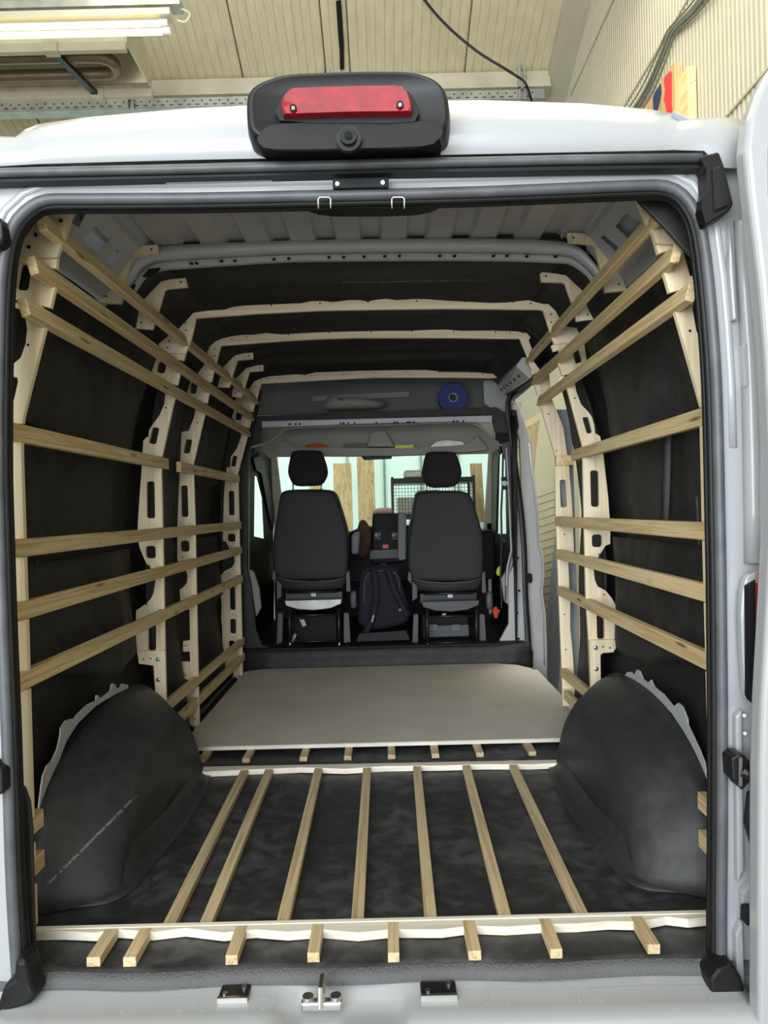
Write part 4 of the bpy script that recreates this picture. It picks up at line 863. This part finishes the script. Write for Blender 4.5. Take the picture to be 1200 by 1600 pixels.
# right ribs
r5 = rib('R1', R1i[2:], [(1135,1420),(1140,1200),(1140,700),(1128,570),(1104,565),(1102,541),(1088,517),(1082,482),(1084.5,466),(1093,459),(1091.5,433),(1078,431),(1067,391),(1066,381)],
    [], 1.80, 1, [1.634, 1.535, 1.246, .957, .80, .625, .235, .13], 'plywood rib at the right edge of the rear opening', 'plywood wall ribs', screws=((1078,517),))
gus(r5, [(990,300),(1030,300),(1075,376),(1066,383),(1026,380),(1021.5,370),(1009,345)], 1.786)
r6 = rib('R2', R2i[1:], [(933,1098),(946,1072),(939,1070),(938,1024),(941.5,1020.5),(958.4,1019),(960,999),(960.3,996),(962.8,947),(956,934.7),(946,922.6),(934,916.5),(929.4,905.7),(927.5,889),(934,872),(946,852.5),(953.6,850),(953.6,826),(952.4,807.6),(950,774),(942,704),(937.6,681.5),(930,677),(928.5,664),(925,652),(921,645.5),(908,632),(900.5,612),(898,598),(916.5,561),(913,538),(898,530)],
    [[(895,548),(904,544),(910,565),(899,569)], [(909.5,652),(919.5,651),(926,676),(917,678)], [(922,735),(935.4,735),(936.5,792),(923.5,792)], [(924.6,835),(941,835),(941,855),(925,855)], [(932,960),(944.4,966),(945,998.7),(933,998.7)]],
    2.92, 1, allz, 'right wall plywood rib just ahead of the right wheel arch', 'plywood wall ribs', screws=((898,622),(936,866),(944,929)))
gus(r6, [(921,1000.5),(961,999),(962,1013),(958.4,1019),(941.5,1020.5),(938,1024),(939,1070),(946,1072),(932,1083),(923.5,1085)], 2.906, 'foot_plate'); bolts(r6, ((930.5,1012),(931.5,1045)), 2.905); scr(r6, ((942,1010.5),(953,1012)), 2.905)
r7 = rib('R3', R3i[1:], [(898,1103),(898,1091),(898,1072),(895,1022),(891,983),(891,935),(889.5,918),(888,877),(897,862),(895.6,823.5),(895,807),(893,775.5),(890,744),(889,723),(885.6,706),(880,667),(867,635),(862,622),(858,583),(850,580),(841.5,577),(835,568)],
    [[(874.3,750),(883.7,749),(886,792.4),(876,793)]], 3.41, 1, allz+[.235, .13], 'right wall plywood rib at the rear edge of the side door', 'plywood wall ribs', screws=((857,647),(869.5,704),(882,835),(882,960),(884,1015)))
gus(r7, [(879,1076.5),(898,1076),(899,1098),(880,1100)], 3.398, 'foot_plate')
# roof ribs
def roofrib(label, pts, Y, screws):
    r = thing('roof_rib', onY(602, 480, Y), label, 'plywood rib', 'plywood roof ribs'); MB().prism([PY(pts, Y)], (0, .015, 0)).build('roof_plate', M['ply_roof'], r); scr(r, screws, Y); return r
q1 = roofrib('wavy plywood roof rib nearest the rear, spanning both walls',
  [(248,537),(260.5,527),(266,522),(280,513),(293,499),(302,489),(307,488),(330,485),(350,484),(365,479.5),(382,477.5),(413,476),(470,474),(487,470.5),(505,470.5),(520,472),(545,469),(560,469),(575,471),(588,468.5),(603,467),(620,469),(645,467.5),(665,467.5),(700,470),(740,472),(765,473.5),(790,473),(808,471),(825,469),(840,473),(849,475),(857,475),(868,486),(876,500),(885,510),(901,512),(906,524),(895.5,536),(866,538),(861,524),(849,485),(843,483.5),(700,482),(602,483),(500,485),(400,490),(306,497),(299,530),(290,552),(262,552),(251,545)],
  2.905, ((424,477),(500,474),(575,472),(651,470.5),(727,471),(802,472),(829,474),(861,491),(861,503.5),(290,504),(290.5,516),(264,533),(262,543)))
q2 = roofrib('middle plywood roof rib crossing the foam ceiling',
  [(318,572),(324,549),(328,541),(337.3,533),(346.7,529),(360,526),(376,523.5),(397,523),(416,520.5),(440,522.7),(493,519.5),(546.7,518),(602,517),(640,517),(670,515.5),(697,515),(720,517),(770,516.5),(810,518),(816,520),(823,520),(829,527),(826,532),(831,545),(830,560),(843,577),(838,585),(828,573),(825,561),(812,529),(770,529),(700,527.8),(560,528),(500,529.5),(440,533),(345,540),(333,586),(310,587),(309,583)],
  3.395, ((326,545.5),(336,545.5),(336,556),(362,529.5),(385,527),(450.5,523),(515,520),(580,518.5),(644,517.5),(709,518),(774,518.5),(797,520)))
q3 = roofrib('front plywood roof rib above the cab opening',
  [(367,622),(387,610),(393,602),(397,596),(408,591),(421,588),(440,587),(461,585),(477,586),(493,582),(560,579.5),(613,578.7),(666.7,578),(688,581),(746.7,582),(770.7,584.5),(777,590),(768,591),(709,590),(640,590),(587,590),(493,594.7),(408,599.5),(402.7,620),(398,632),(380,634)],
  4.435, ((397,604),(408,592.5),(419,592),(437,590),(487,587),(537,584.5),(587,582.5),(637,582),(687,582),(737,583),(754,584.5)))
# corner brackets
def bracket(pts, Y, label, screws):
    b_ = thing('corner_bracket', onY(*pts[0], Y), label, 'bracket', 'plywood corner brackets'); MB().prism([PY(pts, Y)], (0, .015, 0)).build('bracket_plate', M['ply'], b_, bevel=.001); scr(b_, screws, Y); return b_
bracket([(155,473),(160,450),(166,427),(176,412),(193,387),(220,384),(245.6,381.7),(247.5,396),(210,400),(206,402),(195,444),(190,470),(188,474.5)], 2.34, 'left corner bracket nearest the rear doors, screwed to the metal bow', ((236.5,389.5),(165.5,463)))
bracket([(211.5,513),(218,480),(222,471),(236,456),(251,440),(265,436.5),(290,434),(293,448),(262,451),(257,453),(243,500),(238,515)], 2.60, 'left corner bracket between metal bow and first plywood roof rib', ((283,440.5),(220.5,504)))
bracket([(339.5,605),(345,585),(348,574),(366,556),(372,554),(382,551.5),(395,551),(395.5,561),(371,563),(363,588),(359.5,602),(358.5,605.5)], 3.72, 'left corner bracket between the two forward roof ribs, rear one', ((389,556),(346,598.7)))
bracket([(361.5,620),(364,606),(368,592),(385,575),(391,573.5),(402,570.5),(412,570),(412,579.5),(390,581),(383,604),(379,614),(378,620.5)], 4.05, 'left corner bracket just behind the front roof rib', ((406,575),(367.5,614.5)))
bracket([(886,365),(889,363),(935,366),(940,369),(965,393),(968,420),(975,440),(979,454),(945,456.5),(945,444),(942,440),(930,384),(925,382),(889,378)], 2.34, 'right corner bracket nearest the rear doors, beside the metal bow', ((896,371.5),(967,444)))
bracket([(844,427),(848,425),(870,427.5),(884,430),(910,454),(912,462),(920,485),(928,499),(901,502),(899,492),(896,480),(883,443),(879,441),(846,440)], 2.60, 'right corner bracket between metal bow and first plywood roof rib', ((853,431.5),(918,491.5)))
# ================================================================ BATTENS
def batten(label, X0, Z0, y0, X1, Z1, y1, s, tilt, mat='batten', group='long wall battens'):
    """inner face centre line from (X0,y0,Z0) to (X1,y1,Z1)"""
    a, b = Vector((X0, y0, Z0)), Vector((X1, y1, Z1)); c = (a+b)/2
    n = Vector((s*math.cos(tilt), 0, math.sin(tilt)*-1)); t = Vector((-s*math.sin(tilt)*-1, 0, math.cos(tilt)))
    t = Vector((-n.z*s, 0, abs(n.x))) if False else Vector((n.z, 0, -n.x)); t = t if t.z > 0 else -t
    vs = []
    for p in (a, b):
        for i, j in ((0, -1), (1, -1), (1, 1), (0, 1)): vs.append(p+n*(i*.022)+t*(j*.0225)-c)
    me_ = MB().add(vs, [[0,1,2,3],[7,6,5,4],[0,4,5,1],[1,5,6,2],[2,6,7,3],[3,7,4,0]])
    o = me_.build('wall_batten', M[mat], bevel=.0015); o.location = c; tag(o, label, 'batten', group)
    mb = MB()
    for y in (1.80, 2.92, 3.41, 4.45):
        if y0 < y < y1:
            for dz in (-.008, .009):
                f = (y+.008-y0)/(y1-y0); p = a.lerp(b, f)+t*dz-c+Vector((0, dz*.4, 0)); mb.tube([p+n*.001, p-n*.0008], .003, 6)
    if mb.v: mb.build('screws', M['black'], o, kind='stuff')
    return o
TL = math.radians(15)
def x_on(rb, Y, z): return xedge(rb, Y, z)
def lbat(label, z0, z1, ya, yb, tilt, ra=None, rb_=None, group='long battens of the left wall'):
    X0 = x_on(L1i if ya < 2.5 else (L3i if ya > 3.05 else L2i), 1.80 if ya < 2.5 else (3.41 if ya > 3.05 else 2.92), z0)
    X1 = x_on(L4i if yb > 4 else (L2i if yb < 3.2 else L3i), 4.45 if yb > 4 else (2.92 if yb < 3.2 else 3.41), z1)
    if yb < 2.5: X1 = X0
    return batten(label, X0, z0, ya, X1, z1, yb, -1, tilt, group=group)
lbat('topmost long batten of the left wall, just below the roof', 1.737, 1.737, 1.70, 4.50, TL)
lbat('second batten from the top of the left wall', 1.634, 1.634, 1.70, 4.50, TL)
lbat('third batten from the top of the left wall', 1.535, 1.535, 1.70, 4.50, TL)
lbat('short batten at shoulder height on left wall, between the two rearmost ribs', 1.246, 1.246, 1.66, 3.02, 0)
lbat('short batten at shoulder height on left wall, between the two front ribs', 1.246, 1.246, 3.20, 4.50, 0)
lbat('straight batten below the middle of the left wall, third up from the arch', .957, .957, 1.66, 4.52, 0)
lbat('second long batten above the left wheel arch', .800, .800, 1.66, 4.52, 0)
lbat('lowest long batten passing above the left wheel arch', .627, .620, 1.66, 4.52, 0)
lbat('upper of two short battens ahead of the left wheel arch', .245, .228, 2.93, 4.53, 0, group='short low battens')
lbat('lower of two short battens ahead of the left wheel arch', .145, .128, 3.12, 4.53, 0, group='short low battens')
batten('upper batten stub at the left rear edge behind the wheel arch', -.905, .256, 1.66, -.905, .256, 1.86, -1, 0, group='batten stubs')
batten('lower batten stub at the left rear edge behind the wheel arch', -.905, .150, 1.66, -.905, .150, 1.86, -1, 0, group='batten stubs')
def rbat(label, z0, z1, ya, yb, tilt, group='long battens of the right wall'):
    X0 = x_on(R1i if ya < 2.5 else R2i, 1.80 if ya < 2.5 else 2.92, z0); X1 = x_on(R3i, 3.41, z1)
    return batten(label, X0, z0, ya, X1, z1, yb, 1, tilt, group=group)
rbat('topmost long batten of the right wall, just below the roof', 1.737, 1.737, 1.75, 3.45, TL)
rbat('second batten from the top of the right wall', 1.634, 1.634, 1.73, 3.44, TL)
rbat('third batten from the top of the right wall', 1.535, 1.535, 1.71, 3.44, TL)
batten('batten at shoulder height on right wall ending past the middle rib', x_on(R1i, 1.8, 1.24), 1.246, 1.66, x_on(R2i, 2.92, 1.24), 1.246, 3.10, 1, 0, group='long battens of the right wall')
o = MB().box(.812, .895, 3.385, 3.409, 1.222, 1.268).build('batten_block', M['batten'], bevel=.001); tag(recenter(o), 'short batten block screwed to the rib beside the side door', 'batten')
rbat('straight batten below the middle of the right wall, third up from the arch', .957, .957, 1.66, 3.44, 0)
rbat('second long batten above the right wheel arch', .800, .800, 1.66, 3.44, 0)
rbat('lowest long batten passing above the right wheel arch', .627, .625, 1.66, 3.44, 0)
rbat('upper of two short battens ahead of the right wheel arch', .245, .235, 2.80, 3.44, 0, group='short low battens')
rbat('lower of two short battens ahead of the right wheel arch', .145, .135, 2.95, 3.44, 0, group='short low battens')
batten('upper batten stub at the right rear edge behind the wheel arch', .80, .25, 1.66, .80, .25, 1.88, 1, 0, group='batten stubs')
batten('lower batten stub at the right rear edge behind the wheel arch', .80, .15, 1.66, .80, .15, 1.88, 1, 0, group='batten stubs')
# ================================================================ FLOOR: rails, slats, panel
def rail(name, pf, pb, z, label, wav):
    fr = [onZ(x, y, z) for x, y in pf]; bk = [onZ(x, y, z) for x, y in pb]
    if wav:
        for i, p in enumerate(fr): p.y += 0
    return tag(recenter(MB().prism([[Vector((p.x, p.y, .001)) for p in fr+bk[::-1]]], (0, 0, z-.001)).build(name, M['plywhite'])), label, 'floor rail', 'plywood floor rails')
ra_ = rail('floor_rail', [(54,1456),(100,1455),(150,1457),(185,1452),(240,1456),(290,1450),(350,1457),(400,1452),(450,1456),(500,1452),(560,1457),(610,1452),(690,1452),(735,1446),(790,1448),(850,1444),(900,1443),(950,1439),(1000,1440),(1040,1432),(1075,1436),(1113,1432)], [(54,1448),(1112,1426)], .022, 'wavy-edged plywood floor rail across the rear of the load floor', 1)
tag(recenter(MB().box(-.905, .80, 1.757, 1.769, .001, .024).build('rail_backing', M['plywhite'])), 'thin wooden strip behind the wavy rear floor rail', 'floor rail')
mb = MB()
for x in (257, 317, 436, 555, 675, 795, 914): c = onZ(x, 1452-(x-257)*.0175, .022); mb.tube([c, c+Vector((0, 0, .002))], .006, 10)
mb.build('screws', M['steel'], ra_, kind='stuff'); rs = bpy.data.objects['floor_rail']
for ch in rs.children: ch.location = -Vector(rs.location)+world_off(rs)*0; 
rb2 = rail('floor_rail', [(314,1206),(395,1202),(430,1201),(470,1199),(540,1201),(602,1197),(690,1196),(760,1194),(830,1194),(874,1192)], [(314,1198),(874,1187)], .022, 'plywood floor rail just behind the grey floor panel', 1)
for k, (xn0, xn1, yn, xf0, xf1) in enumerate(((255,275,1441,382,394),(312,332,1440,420,431),(432,452,1438.5,495,506),(550,567,1437,569,580),(664,682,1434,645,656),(780,799,1431,720,731),(900,920,1428,791,801))):
    z = .021; ya, yb = 1.770, 2.86; u0 = (uv_of(xn0, yn)[0]+uv_of(xn1, yn)[0])/2; v0 = uv_of((xn0+xn1)/2, yn)[1]; u1 = (uv_of(xf0, 1200)[0]+uv_of(xf1, 1200)[0])/2
    Ya = (H-z)*F/v0; xa = u0*Ya/F; xb = u1*2.90/F; c = Vector(((xa+xb)/2, (ya+yb)/2, .011)); w = .0155
    o = MB().add([Vector((x+dx, y, zz))-c for y, x in ((ya, xa), (yb, xb)) for dx, zz in ((-w, .001), (w, .001), (w, z), (-w, z))], [[0,1,2,3],[7,6,5,4],[0,4,5,1],[1,5,6,2],[2,6,7,3],[3,7,4,0]]).build('floor_slat', M['slat'], bevel=.001)
    o.location = c; nm = ['first', 'second', 'third', 'fourth', 'fifth', 'sixth', 'seventh'][k]
    tag(o, '%s long floor slat counted from the left wheel arch' % nm, 'slat', 'long floor slats')
for k, (x0, x1, yn, x2, x3, yf) in enumerate(((135,156,1497,162,181,1452),(192,212,1497,215,234,1451),(352,371,1494,367,385,1449),(480,499,1490,487,506,1446),(606,624,1490,606,623,1443),(732,752,1487,727,745,1440),(860,879,1484,846,865,1437),(1012,1032,1477,991,1010,1432))):
    z = .022; pts = [onZ(x0, yn, z), onZ(x1, yn, z), onZ(x3, yf, z), onZ(x2, yf, z)]
    dy = 1.745-pts[0].y; ydir = max(pts[2].y, 1.0)
    pts = [Vector((pts[0].x, pts[0].y, 0)), Vector((pts[1].x, pts[0].y, 0)), Vector((pts[2].x, 1.752, 0)), Vector((pts[3].x, 1.752, 0))]
    pts[2].x = pts[1].x; pts[3].x = pts[0].x
    o = tag(recenter(MB().prism([[Vector((p.x, p.y, .001)) for p in pts]], (0, 0, z)).build('slat_stub', M['slat'], bevel=.001)), ['first', 'second', 'third', 'fourth', 'fifth', 'sixth', 'seventh', 'last'][k]+' short slat stub at the rear sill, counted from the left', 'slat', 'short slat stubs at the rear')
for k, (x0, x1) in enumerate(((305,318),(372,391),(465,478),(536,548),(606,618),(676,690),(747,764),(831,852))):
    c = onZ((x0+x1)/2, 1190, .02); 
    o = MB().box(-.0155, .0155, -.09, .09, -.0095, .0095).build('slat_end', M['slat'], bevel=.001); o.location = (c.x, 3.045, .011)
    tag(o, ['first', 'second', 'third', 'fourth', 'fifth', 'sixth', 'seventh', 'last'][k]+' slat end poking out under the grey floor panel, from the left', 'slat', 'slat ends under the floor panel')
bp_ = [(-.905, 3.06), (-.30, 3.06), (.86, 3.06), (.872, 3.06), (.872, 4.40), (.80, 4.50), (.68, 4.56), (-.80, 4.56), (-.905, 4.50)]
pn = thing('floor_panel', (0, 3.8, .022), 'large grey-faced plywood floor panel lying behind the seats', 'floor panel')
MB().prism([[Vector((x, y, .022)) for x, y in bp_]], (0, 0, .014)).build('core', M['boardedge'], pn)
MB().prism([[Vector((x, y+(.002 if y < 3.1 else 0), .0365)) for x, y in bp_]], (0, 0, .002)).build('face', M['board'], pn)
for k in range(4): tag(recenter(MB().box(-.7+.42*k, -.66+.42*k, 3.35, 4.5, .001, .0215).build('hidden_slat', M['slat'])), ['leftmost', 'left middle', 'right middle', 'rightmost'][k]+' slat carrying the grey floor panel from below', 'slat', 'slats hidden under the floor panel')
# ================================================================ SEATS
HSeat = dict
def seat(dx, dz, label, silver):
    Y = 4.72; s = thing('front_seat', Vector((onY(486, 1000, Y).x+dx, Y+.2, zc)), label, 'seat', 'front seats'); T = Vector((dx, 0, dz))
    def pb(mb, name, mat, **k):
        mb.v = [v+T for v in mb.v]; return mb.build(name, mat, s, **k)
    def pl(pts, y, th): return MB().prism([PY(pts, y)], (0, th, 0))
    back = sm2([(432,903),(426,885),(425,860),(427,835),(433,799),(437,775),(445,766.5),(479,765),(512,766),(524.5,773.5),(533,799),(541.5,829),(544,865),(543,885),(540.5,902),(515,906),(486,907),(455,906)], 2)
    pb(pillow(back, [(.80, 4.715), (.93, 4.717), (.975, 4.722), (1.0, 4.745), (1.0, 4.80), (1.02, 4.86), (.95, 4.90)]), 'backrest', M['fabric'], smooth=2)
    sk = sm2([(434,903),(486,909),(540,903),(537,914),(534,919),(510,922),(486,923),(455,922),(440,919),(436,912)], 2)
    pb(pillow(sk, [(.93, 4.73), (1.0, 4.75), (1.0, 4.85)]), 'cover_skirt', M['fabric'], smooth=2)
    pb(MB().tube(PY([(431,902),(455,907.5),(486,909),(520,907.5),(541,902)], 4.728), .005, 6), 'piping', M['greydark'], smooth=2)
    hd = sm2([(454,709),(459,704),(479,703),(499,704),(503,708.7),(508,722),(511,737),(507.5,749),(499,757.6),(479,759),(461,758.6),(453,750),(449,737),(451,722)], 2)
    pb(pillow(hd, [(.7, 4.74), (.92, 4.745), (1.0, 4.77), (1.0, 4.83), (.85, 4.87)]), 'headrest', M['headrest'], smooth=2)
    for x in (458, 502): pb(MB().tube(PY([(x, 752), (x, 770)], 4.80), .006, 8), 'headrest_post', M['chrome'], smooth=2)
    pb(pl([(444,938.5),(534,936),(533.5,943.6),(516,951),(490.5,954),(465,952.5),(446,946.7)], 4.66, .03), 'rear_valance', M['steel'] if silver else M['greydark'], bevel=.006, seg=3)
    # side shields, recliner covers
    for q, nm in (([(432,905),(440,914),(440,933),(432,938)], 'side_shield'), ([(434,958),(442,958),(441,1004),(432,1008)], 'leg_cover'), ([(537,958),(545,958),(548,1004),(537,1005)], 'leg_cover'), ([(541,895),(546,890),(548,925),(541,925)], 'recliner_arm'), ([(426,890),(431,895),(431,912),(425,905)], 'recliner_knob')):
        pb(pl(q, 4.72, .05), nm, M['greydark'], bevel=.006, seg=2)
    pb(pillow(sm2([(548,926),(556,924),(557,940),(556,950),(549,950),(547,938)], 2), [(.8, 4.70), (1, 4.71), (1, 4.76)]), 'swivel_cover', M['greydark'], smooth=2)
    # pedestal frame of black tubes
    for y0, yy in ((925, 4.70), (961, 4.66), (1002, 4.66)): pb(MB().tube(PY([(449, y0+1.0), (527, y0-.8)], yy), .008, 8), 'frame_bar', M['blacksteel'], smooth=2)
    for x in (452, 529):
        pb(MB().tube(PY([(x, 950), (x+1, 1008)], 4.655), .013, 8), 'leg', M['blacksteel'], smooth=2)
        pb(MB().tube(PY([(x+1, 1003), (x+1.2, 1011)], 4.65), .010, 8), 'foot_bolt', M['chrome'], smooth=2)
    pb(pl([(452,960),(527,958),(528,1004),(453,1006)], 4.86, .12), 'pedestal_box', M['dash'], bevel=.01)
    pb(pl([(444,926),(537,924),(537,940),(444,941)], 4.76, .2), 'seat_frame', M['blacksteel'], bevel=.01)
    pb(pl([(440,895),(540,893),(540,925),(440,927)], 4.93, .42), 'seat_cushion', M['fabric'], bevel=.03, seg=3)
    pb(pl([(468,968),(475,968),(479,977),(473,979.5)] if silver else [(480,957),(486,956),(486,961),(480,962)], 4.75, .002), 'paper_tag', M['paper'])
    pb(pl([(486,927),(494,927),(494,932),(486,932)], 4.69, .002), 'label_sticker', M['paper'])
    if not silver:
        pb(pl([(455,976),(524,974),(525,992),(456,994)], 4.80, .05), 'battery_box', M['greydark'], bevel=.006)
        for x in (461, 496): pb(pl([(x,974),(x+14,973.7),(x+14,984),(x,984.4)], 4.785, .02), 'clip', M['trimgrey'], bevel=.003)
    else: pb(MB().tube(PY([(457,1003),(460,995),(462,990)], 4.66), .012, 8), 'pivot', M['steel'], smooth=2)
    return s
s1 = seat(0, 0, 'driver seat on the left, with shiny metal valance and lowered armrest', True)
s2 = seat(.893, -.030, 'passenger seat on the right, with grey valance and raised armrest', False)
MB().prism([PY([(549,838),(552,833),(562,833),(562,840),(561,852),(560,866),(549,866)], 4.80)], (0, .32, 0)).build('armrest', M['trimgrey'], s1, bevel=.012, seg=3)
MB().prism([PY([(622,806),(624,801),(632,801),(635,806),(634.5,874),(624,876),(622,870)], 4.78)], (0, .07, 0)).build('armrest', M['trimgrey'], s2, bevel=.008, seg=3)
# brown fleece hanging by driver seat
o = pillow(sm2([(556,838),(560,818),(566,812),(574,818),(580,835),(578,855),(572,870),(563,872),(557,862)], 2), [(.7, 5.16), (.95, 5.18), (1, 5.24), (.9, 5.32)]).build('fleece_jacket', M['brown'], smooth=2)
tag(recenter(o), 'brown fleece hanging beside the driver seat armrest', 'jacket')
o = pillow(sm2([(583,800),(587,795),(600,793),(611,794),(613,799),(612,803),(584,804)], 2), [(.8, 5.62), (1, 5.66), (.9, 5.8)]).build('folded_cloth', plain('pink_cloth', (.42,.30,.27), .9), smooth=2)
tag(recenter(o), 'pinkish cloth lying on top of the dashboard', 'cloth')
# backpack between the seats
bpk = thing('backpack', onY(598, 990, 4.85), 'dark navy backpack standing on the cab floor between the seats', 'backpack')
body = sm2([(560,945),(562,905),(568,893),(580,887),(600,886),(618,890),(625,897),(629,915),(635,935),(640,960),(637,972),(625,978),(600,984),(578,986),(565,980),(559,970)], 2)
pillow(body, [(.80, 4.80), (.94, 4.81), (1, 4.85), (1, 4.95), (.9, 5.02)]).build('body', M['bag'], bpk, smooth=2)
for pts, w in (([(583,890),(586,905),(588,930),(584,955),(577,978),(571,988)], 0), ([(606,890),(612,910),(620,930),(630,950),(637,962)], 0)):
    MB().loft([[onY(x-5.5, y, 4.79+.01*math.sin(i)) for i, (x, y) in enumerate(sm2(pts, 3, False))], [onY(x, y, 4.775) for i, (x, y) in enumerate(sm2(pts, 3, False))], [onY(x+5.5, y, 4.79) for x, y in sm2(pts, 3, False)]], False, False).build('shoulder_strap', M['bag'], bpk, smooth=2, solid=.012)
MB().tube([p for p in PY(sm2([(569,945),(570,910),(577,896),(592,892),(612,893),(622,902),(625,925)], 3, False), 4.795)], .004, 6).build('zip', M['greydark'], bpk, smooth=2)
MB().prism([PY([(580,972),(583,961),(585,961),(582,972)], 4.765)], (0, .004, 0)).build('tag_mark', M['paper'], bpk)
MB().tube([onY(625, 953, 4.782), onY(625, 953, 4.77)], .010, 12).build('buckle', M['greydark'], bpk, smooth=True)
MB().tube(smoothpts(PY([(592,888),(595,882),(603,881),(606,888)], 4.86), 3), .006, 6).build('grab_handle', M['bag'], bpk, smooth=2)
# things behind/around
o = MB().prism([PY([(560,990),(635,985),(642,1000),(556,1003)], 4.75)], (0, .05, 0)).build('floor_mat', M['black'], bevel=.005); tag(recenter(o), 'black mat edge under the backpack on the cab floor', 'mat')
# red and orange hammer, yellow reflector on the right
em = thing('emergency_hammer', onY(775, 958, 4.9), 'red and orange emergency hammer clipped by the passenger door', 'hammer')
MB().prism([PY(rrect(771,948,777.5,962,3), 4.85)], (0, .03, 0)).build('handle', M['redp'], em, bevel=.006, seg=2); MB().prism([PY([(768,952),(771,951),(778,952),(782,953),(779,960),(777,966),(773,966),(770,958)], 4.87)], (0, .02, 0)).build('holder', M['orange'], em, bevel=.003)
o = MB().prism([PY(sm2([(776,892),(779,886),(782,886),(782,897),(779,900),(776,897)], 2), 4.9)], (0, .02, 0)).build('reflector', M['yellow'], bevel=.004); tag(recenter(o), 'bright yellow-green disc beside the passenger seat', 'reflector')
# blue tape roll on the lining ledge
rc = onY(708, 621, 4.82); rl = thing('tape_roll', rc, 'blue roll standing on the ledge above the cab', 'roll'); n = 32; ring = []
R_, r_ = .100, .030
vs = [[rc+Vector((rad*math.cos(2*math.pi*i/n), yy, rad*math.sin(2*math.pi*i/n))) for i in range(n)] for rad, yy in ((R_-.004, 0), (R_, .004), (R_, .06), (r_, .06), (r_, 0), (R_-.004, 0))]
MB().loft(vs, False, True).build('roll', M['blue'], rl, smooth=False); MB().loft([[rc+Vector((rad*math.cos(2*math.pi*i/n), yy, rad*math.sin(2*math.pi*i/n))) for i in range(n)] for rad, yy in ((r_, -.002), (r_-.004, -.002), (r_-.004, .06), (r_, .06))], False, True).build('core', M['paper'], rl)
# clear plastic bag on ledge
o = pillow(sm2([(505,629),(509,622),(514,617),(520,622),(545,620),(580,622),(600,628),(590,636),(530,638),(508,638)], 2), [(.6, 4.80), (1, 4.83), (.9, 4.95)]).build('plastic_bag', M['trim'], smooth=2); tag(recenter(o), 'crumpled grey plastic bag on the ledge above the cab', 'bag')
for nm, pts, mt, lb, ct, y in (('orange_cloth', [(474,699),(480,694),(495,693),(508,696),(520,699)], 'orange', 'orange cloth in the overhead shelf above the driver', 'cloth', 5.12), ('paper_pad', [(537,694),(574,693),(574,700),(537,701)], 'trimgrey', 'grey pad in the overhead shelf left of centre', 'paper'), ('yellow_folder', [(617,696),(647,695.5),(647,699),(617,699)], 'yellow', 'bright yellow folder in the overhead shelf right of centre', 'folder'), ('bubble_wrap', [(668,697),(680,690),(700,688),(722,690),(730,697)], 'trimgrey', 'crumpled bubble wrap in the overhead shelf above the passenger', 'wrap'))[0:0] or (
    ('orange_cloth', [(474,702),(478,695),(495,692),(508,695),(520,702)], 'orange', 'orange cloth in the overhead shelf above the driver', 'cloth', 5.11),
    ('paper_pad', [(537,693),(574,692),(574,702),(537,703)], 'trimgrey', 'grey pad in the overhead shelf left of centre', 'paper', 5.11),
    ('yellow_folder', [(617,695.5),(647,694.5),(647,699.5),(617,700.5)], 'yellow', 'bright yellow folder in the overhead shelf right of centre', 'folder', 5.045),
    ('bubble_wrap', [(668,700),(680,690),(700,687),(722,689),(732,699)], 'steel', 'crumpled bubble wrap in the overhead shelf above the passenger', 'wrap', 5.11)):
    o = MB().prism([PY(pts, y)], (0, .03, 0)).build(nm, M[mt], bevel=.004); tag(recenter(o), lb, ct)

# ribs and brackets are notched where the battens pass: cut with the battens themselves
bpy.context.view_layer.update()
def bbox(o):
    P = [o.matrix_world @ Vector(c) for c in o.bound_box]
    return [min(p[i] for p in P) for i in range(3)]+[max(p[i] for p in P) for i in range(3)]
bats = [o for o in S.objects if o.name.startswith('wall_batten')]
bb = {o: bbox(o) for o in bats}
for o in list(S.objects):
    if o.type == 'MESH' and o.name.split('.')[0] in ('roof_plate', 'gusset_plate', 'bracket_plate', 'foot_plate'):
        q = bbox(o)
        for t in bats:
            r = bb[t]
            if all(q[i] < r[i+3] and r[i] < q[i+3] for i in range(3)):
                m_ = o.modifiers.new('notch', 'BOOLEAN'); m_.object = t; m_.operation = 'DIFFERENCE'; m_.solver = 'EXACT'
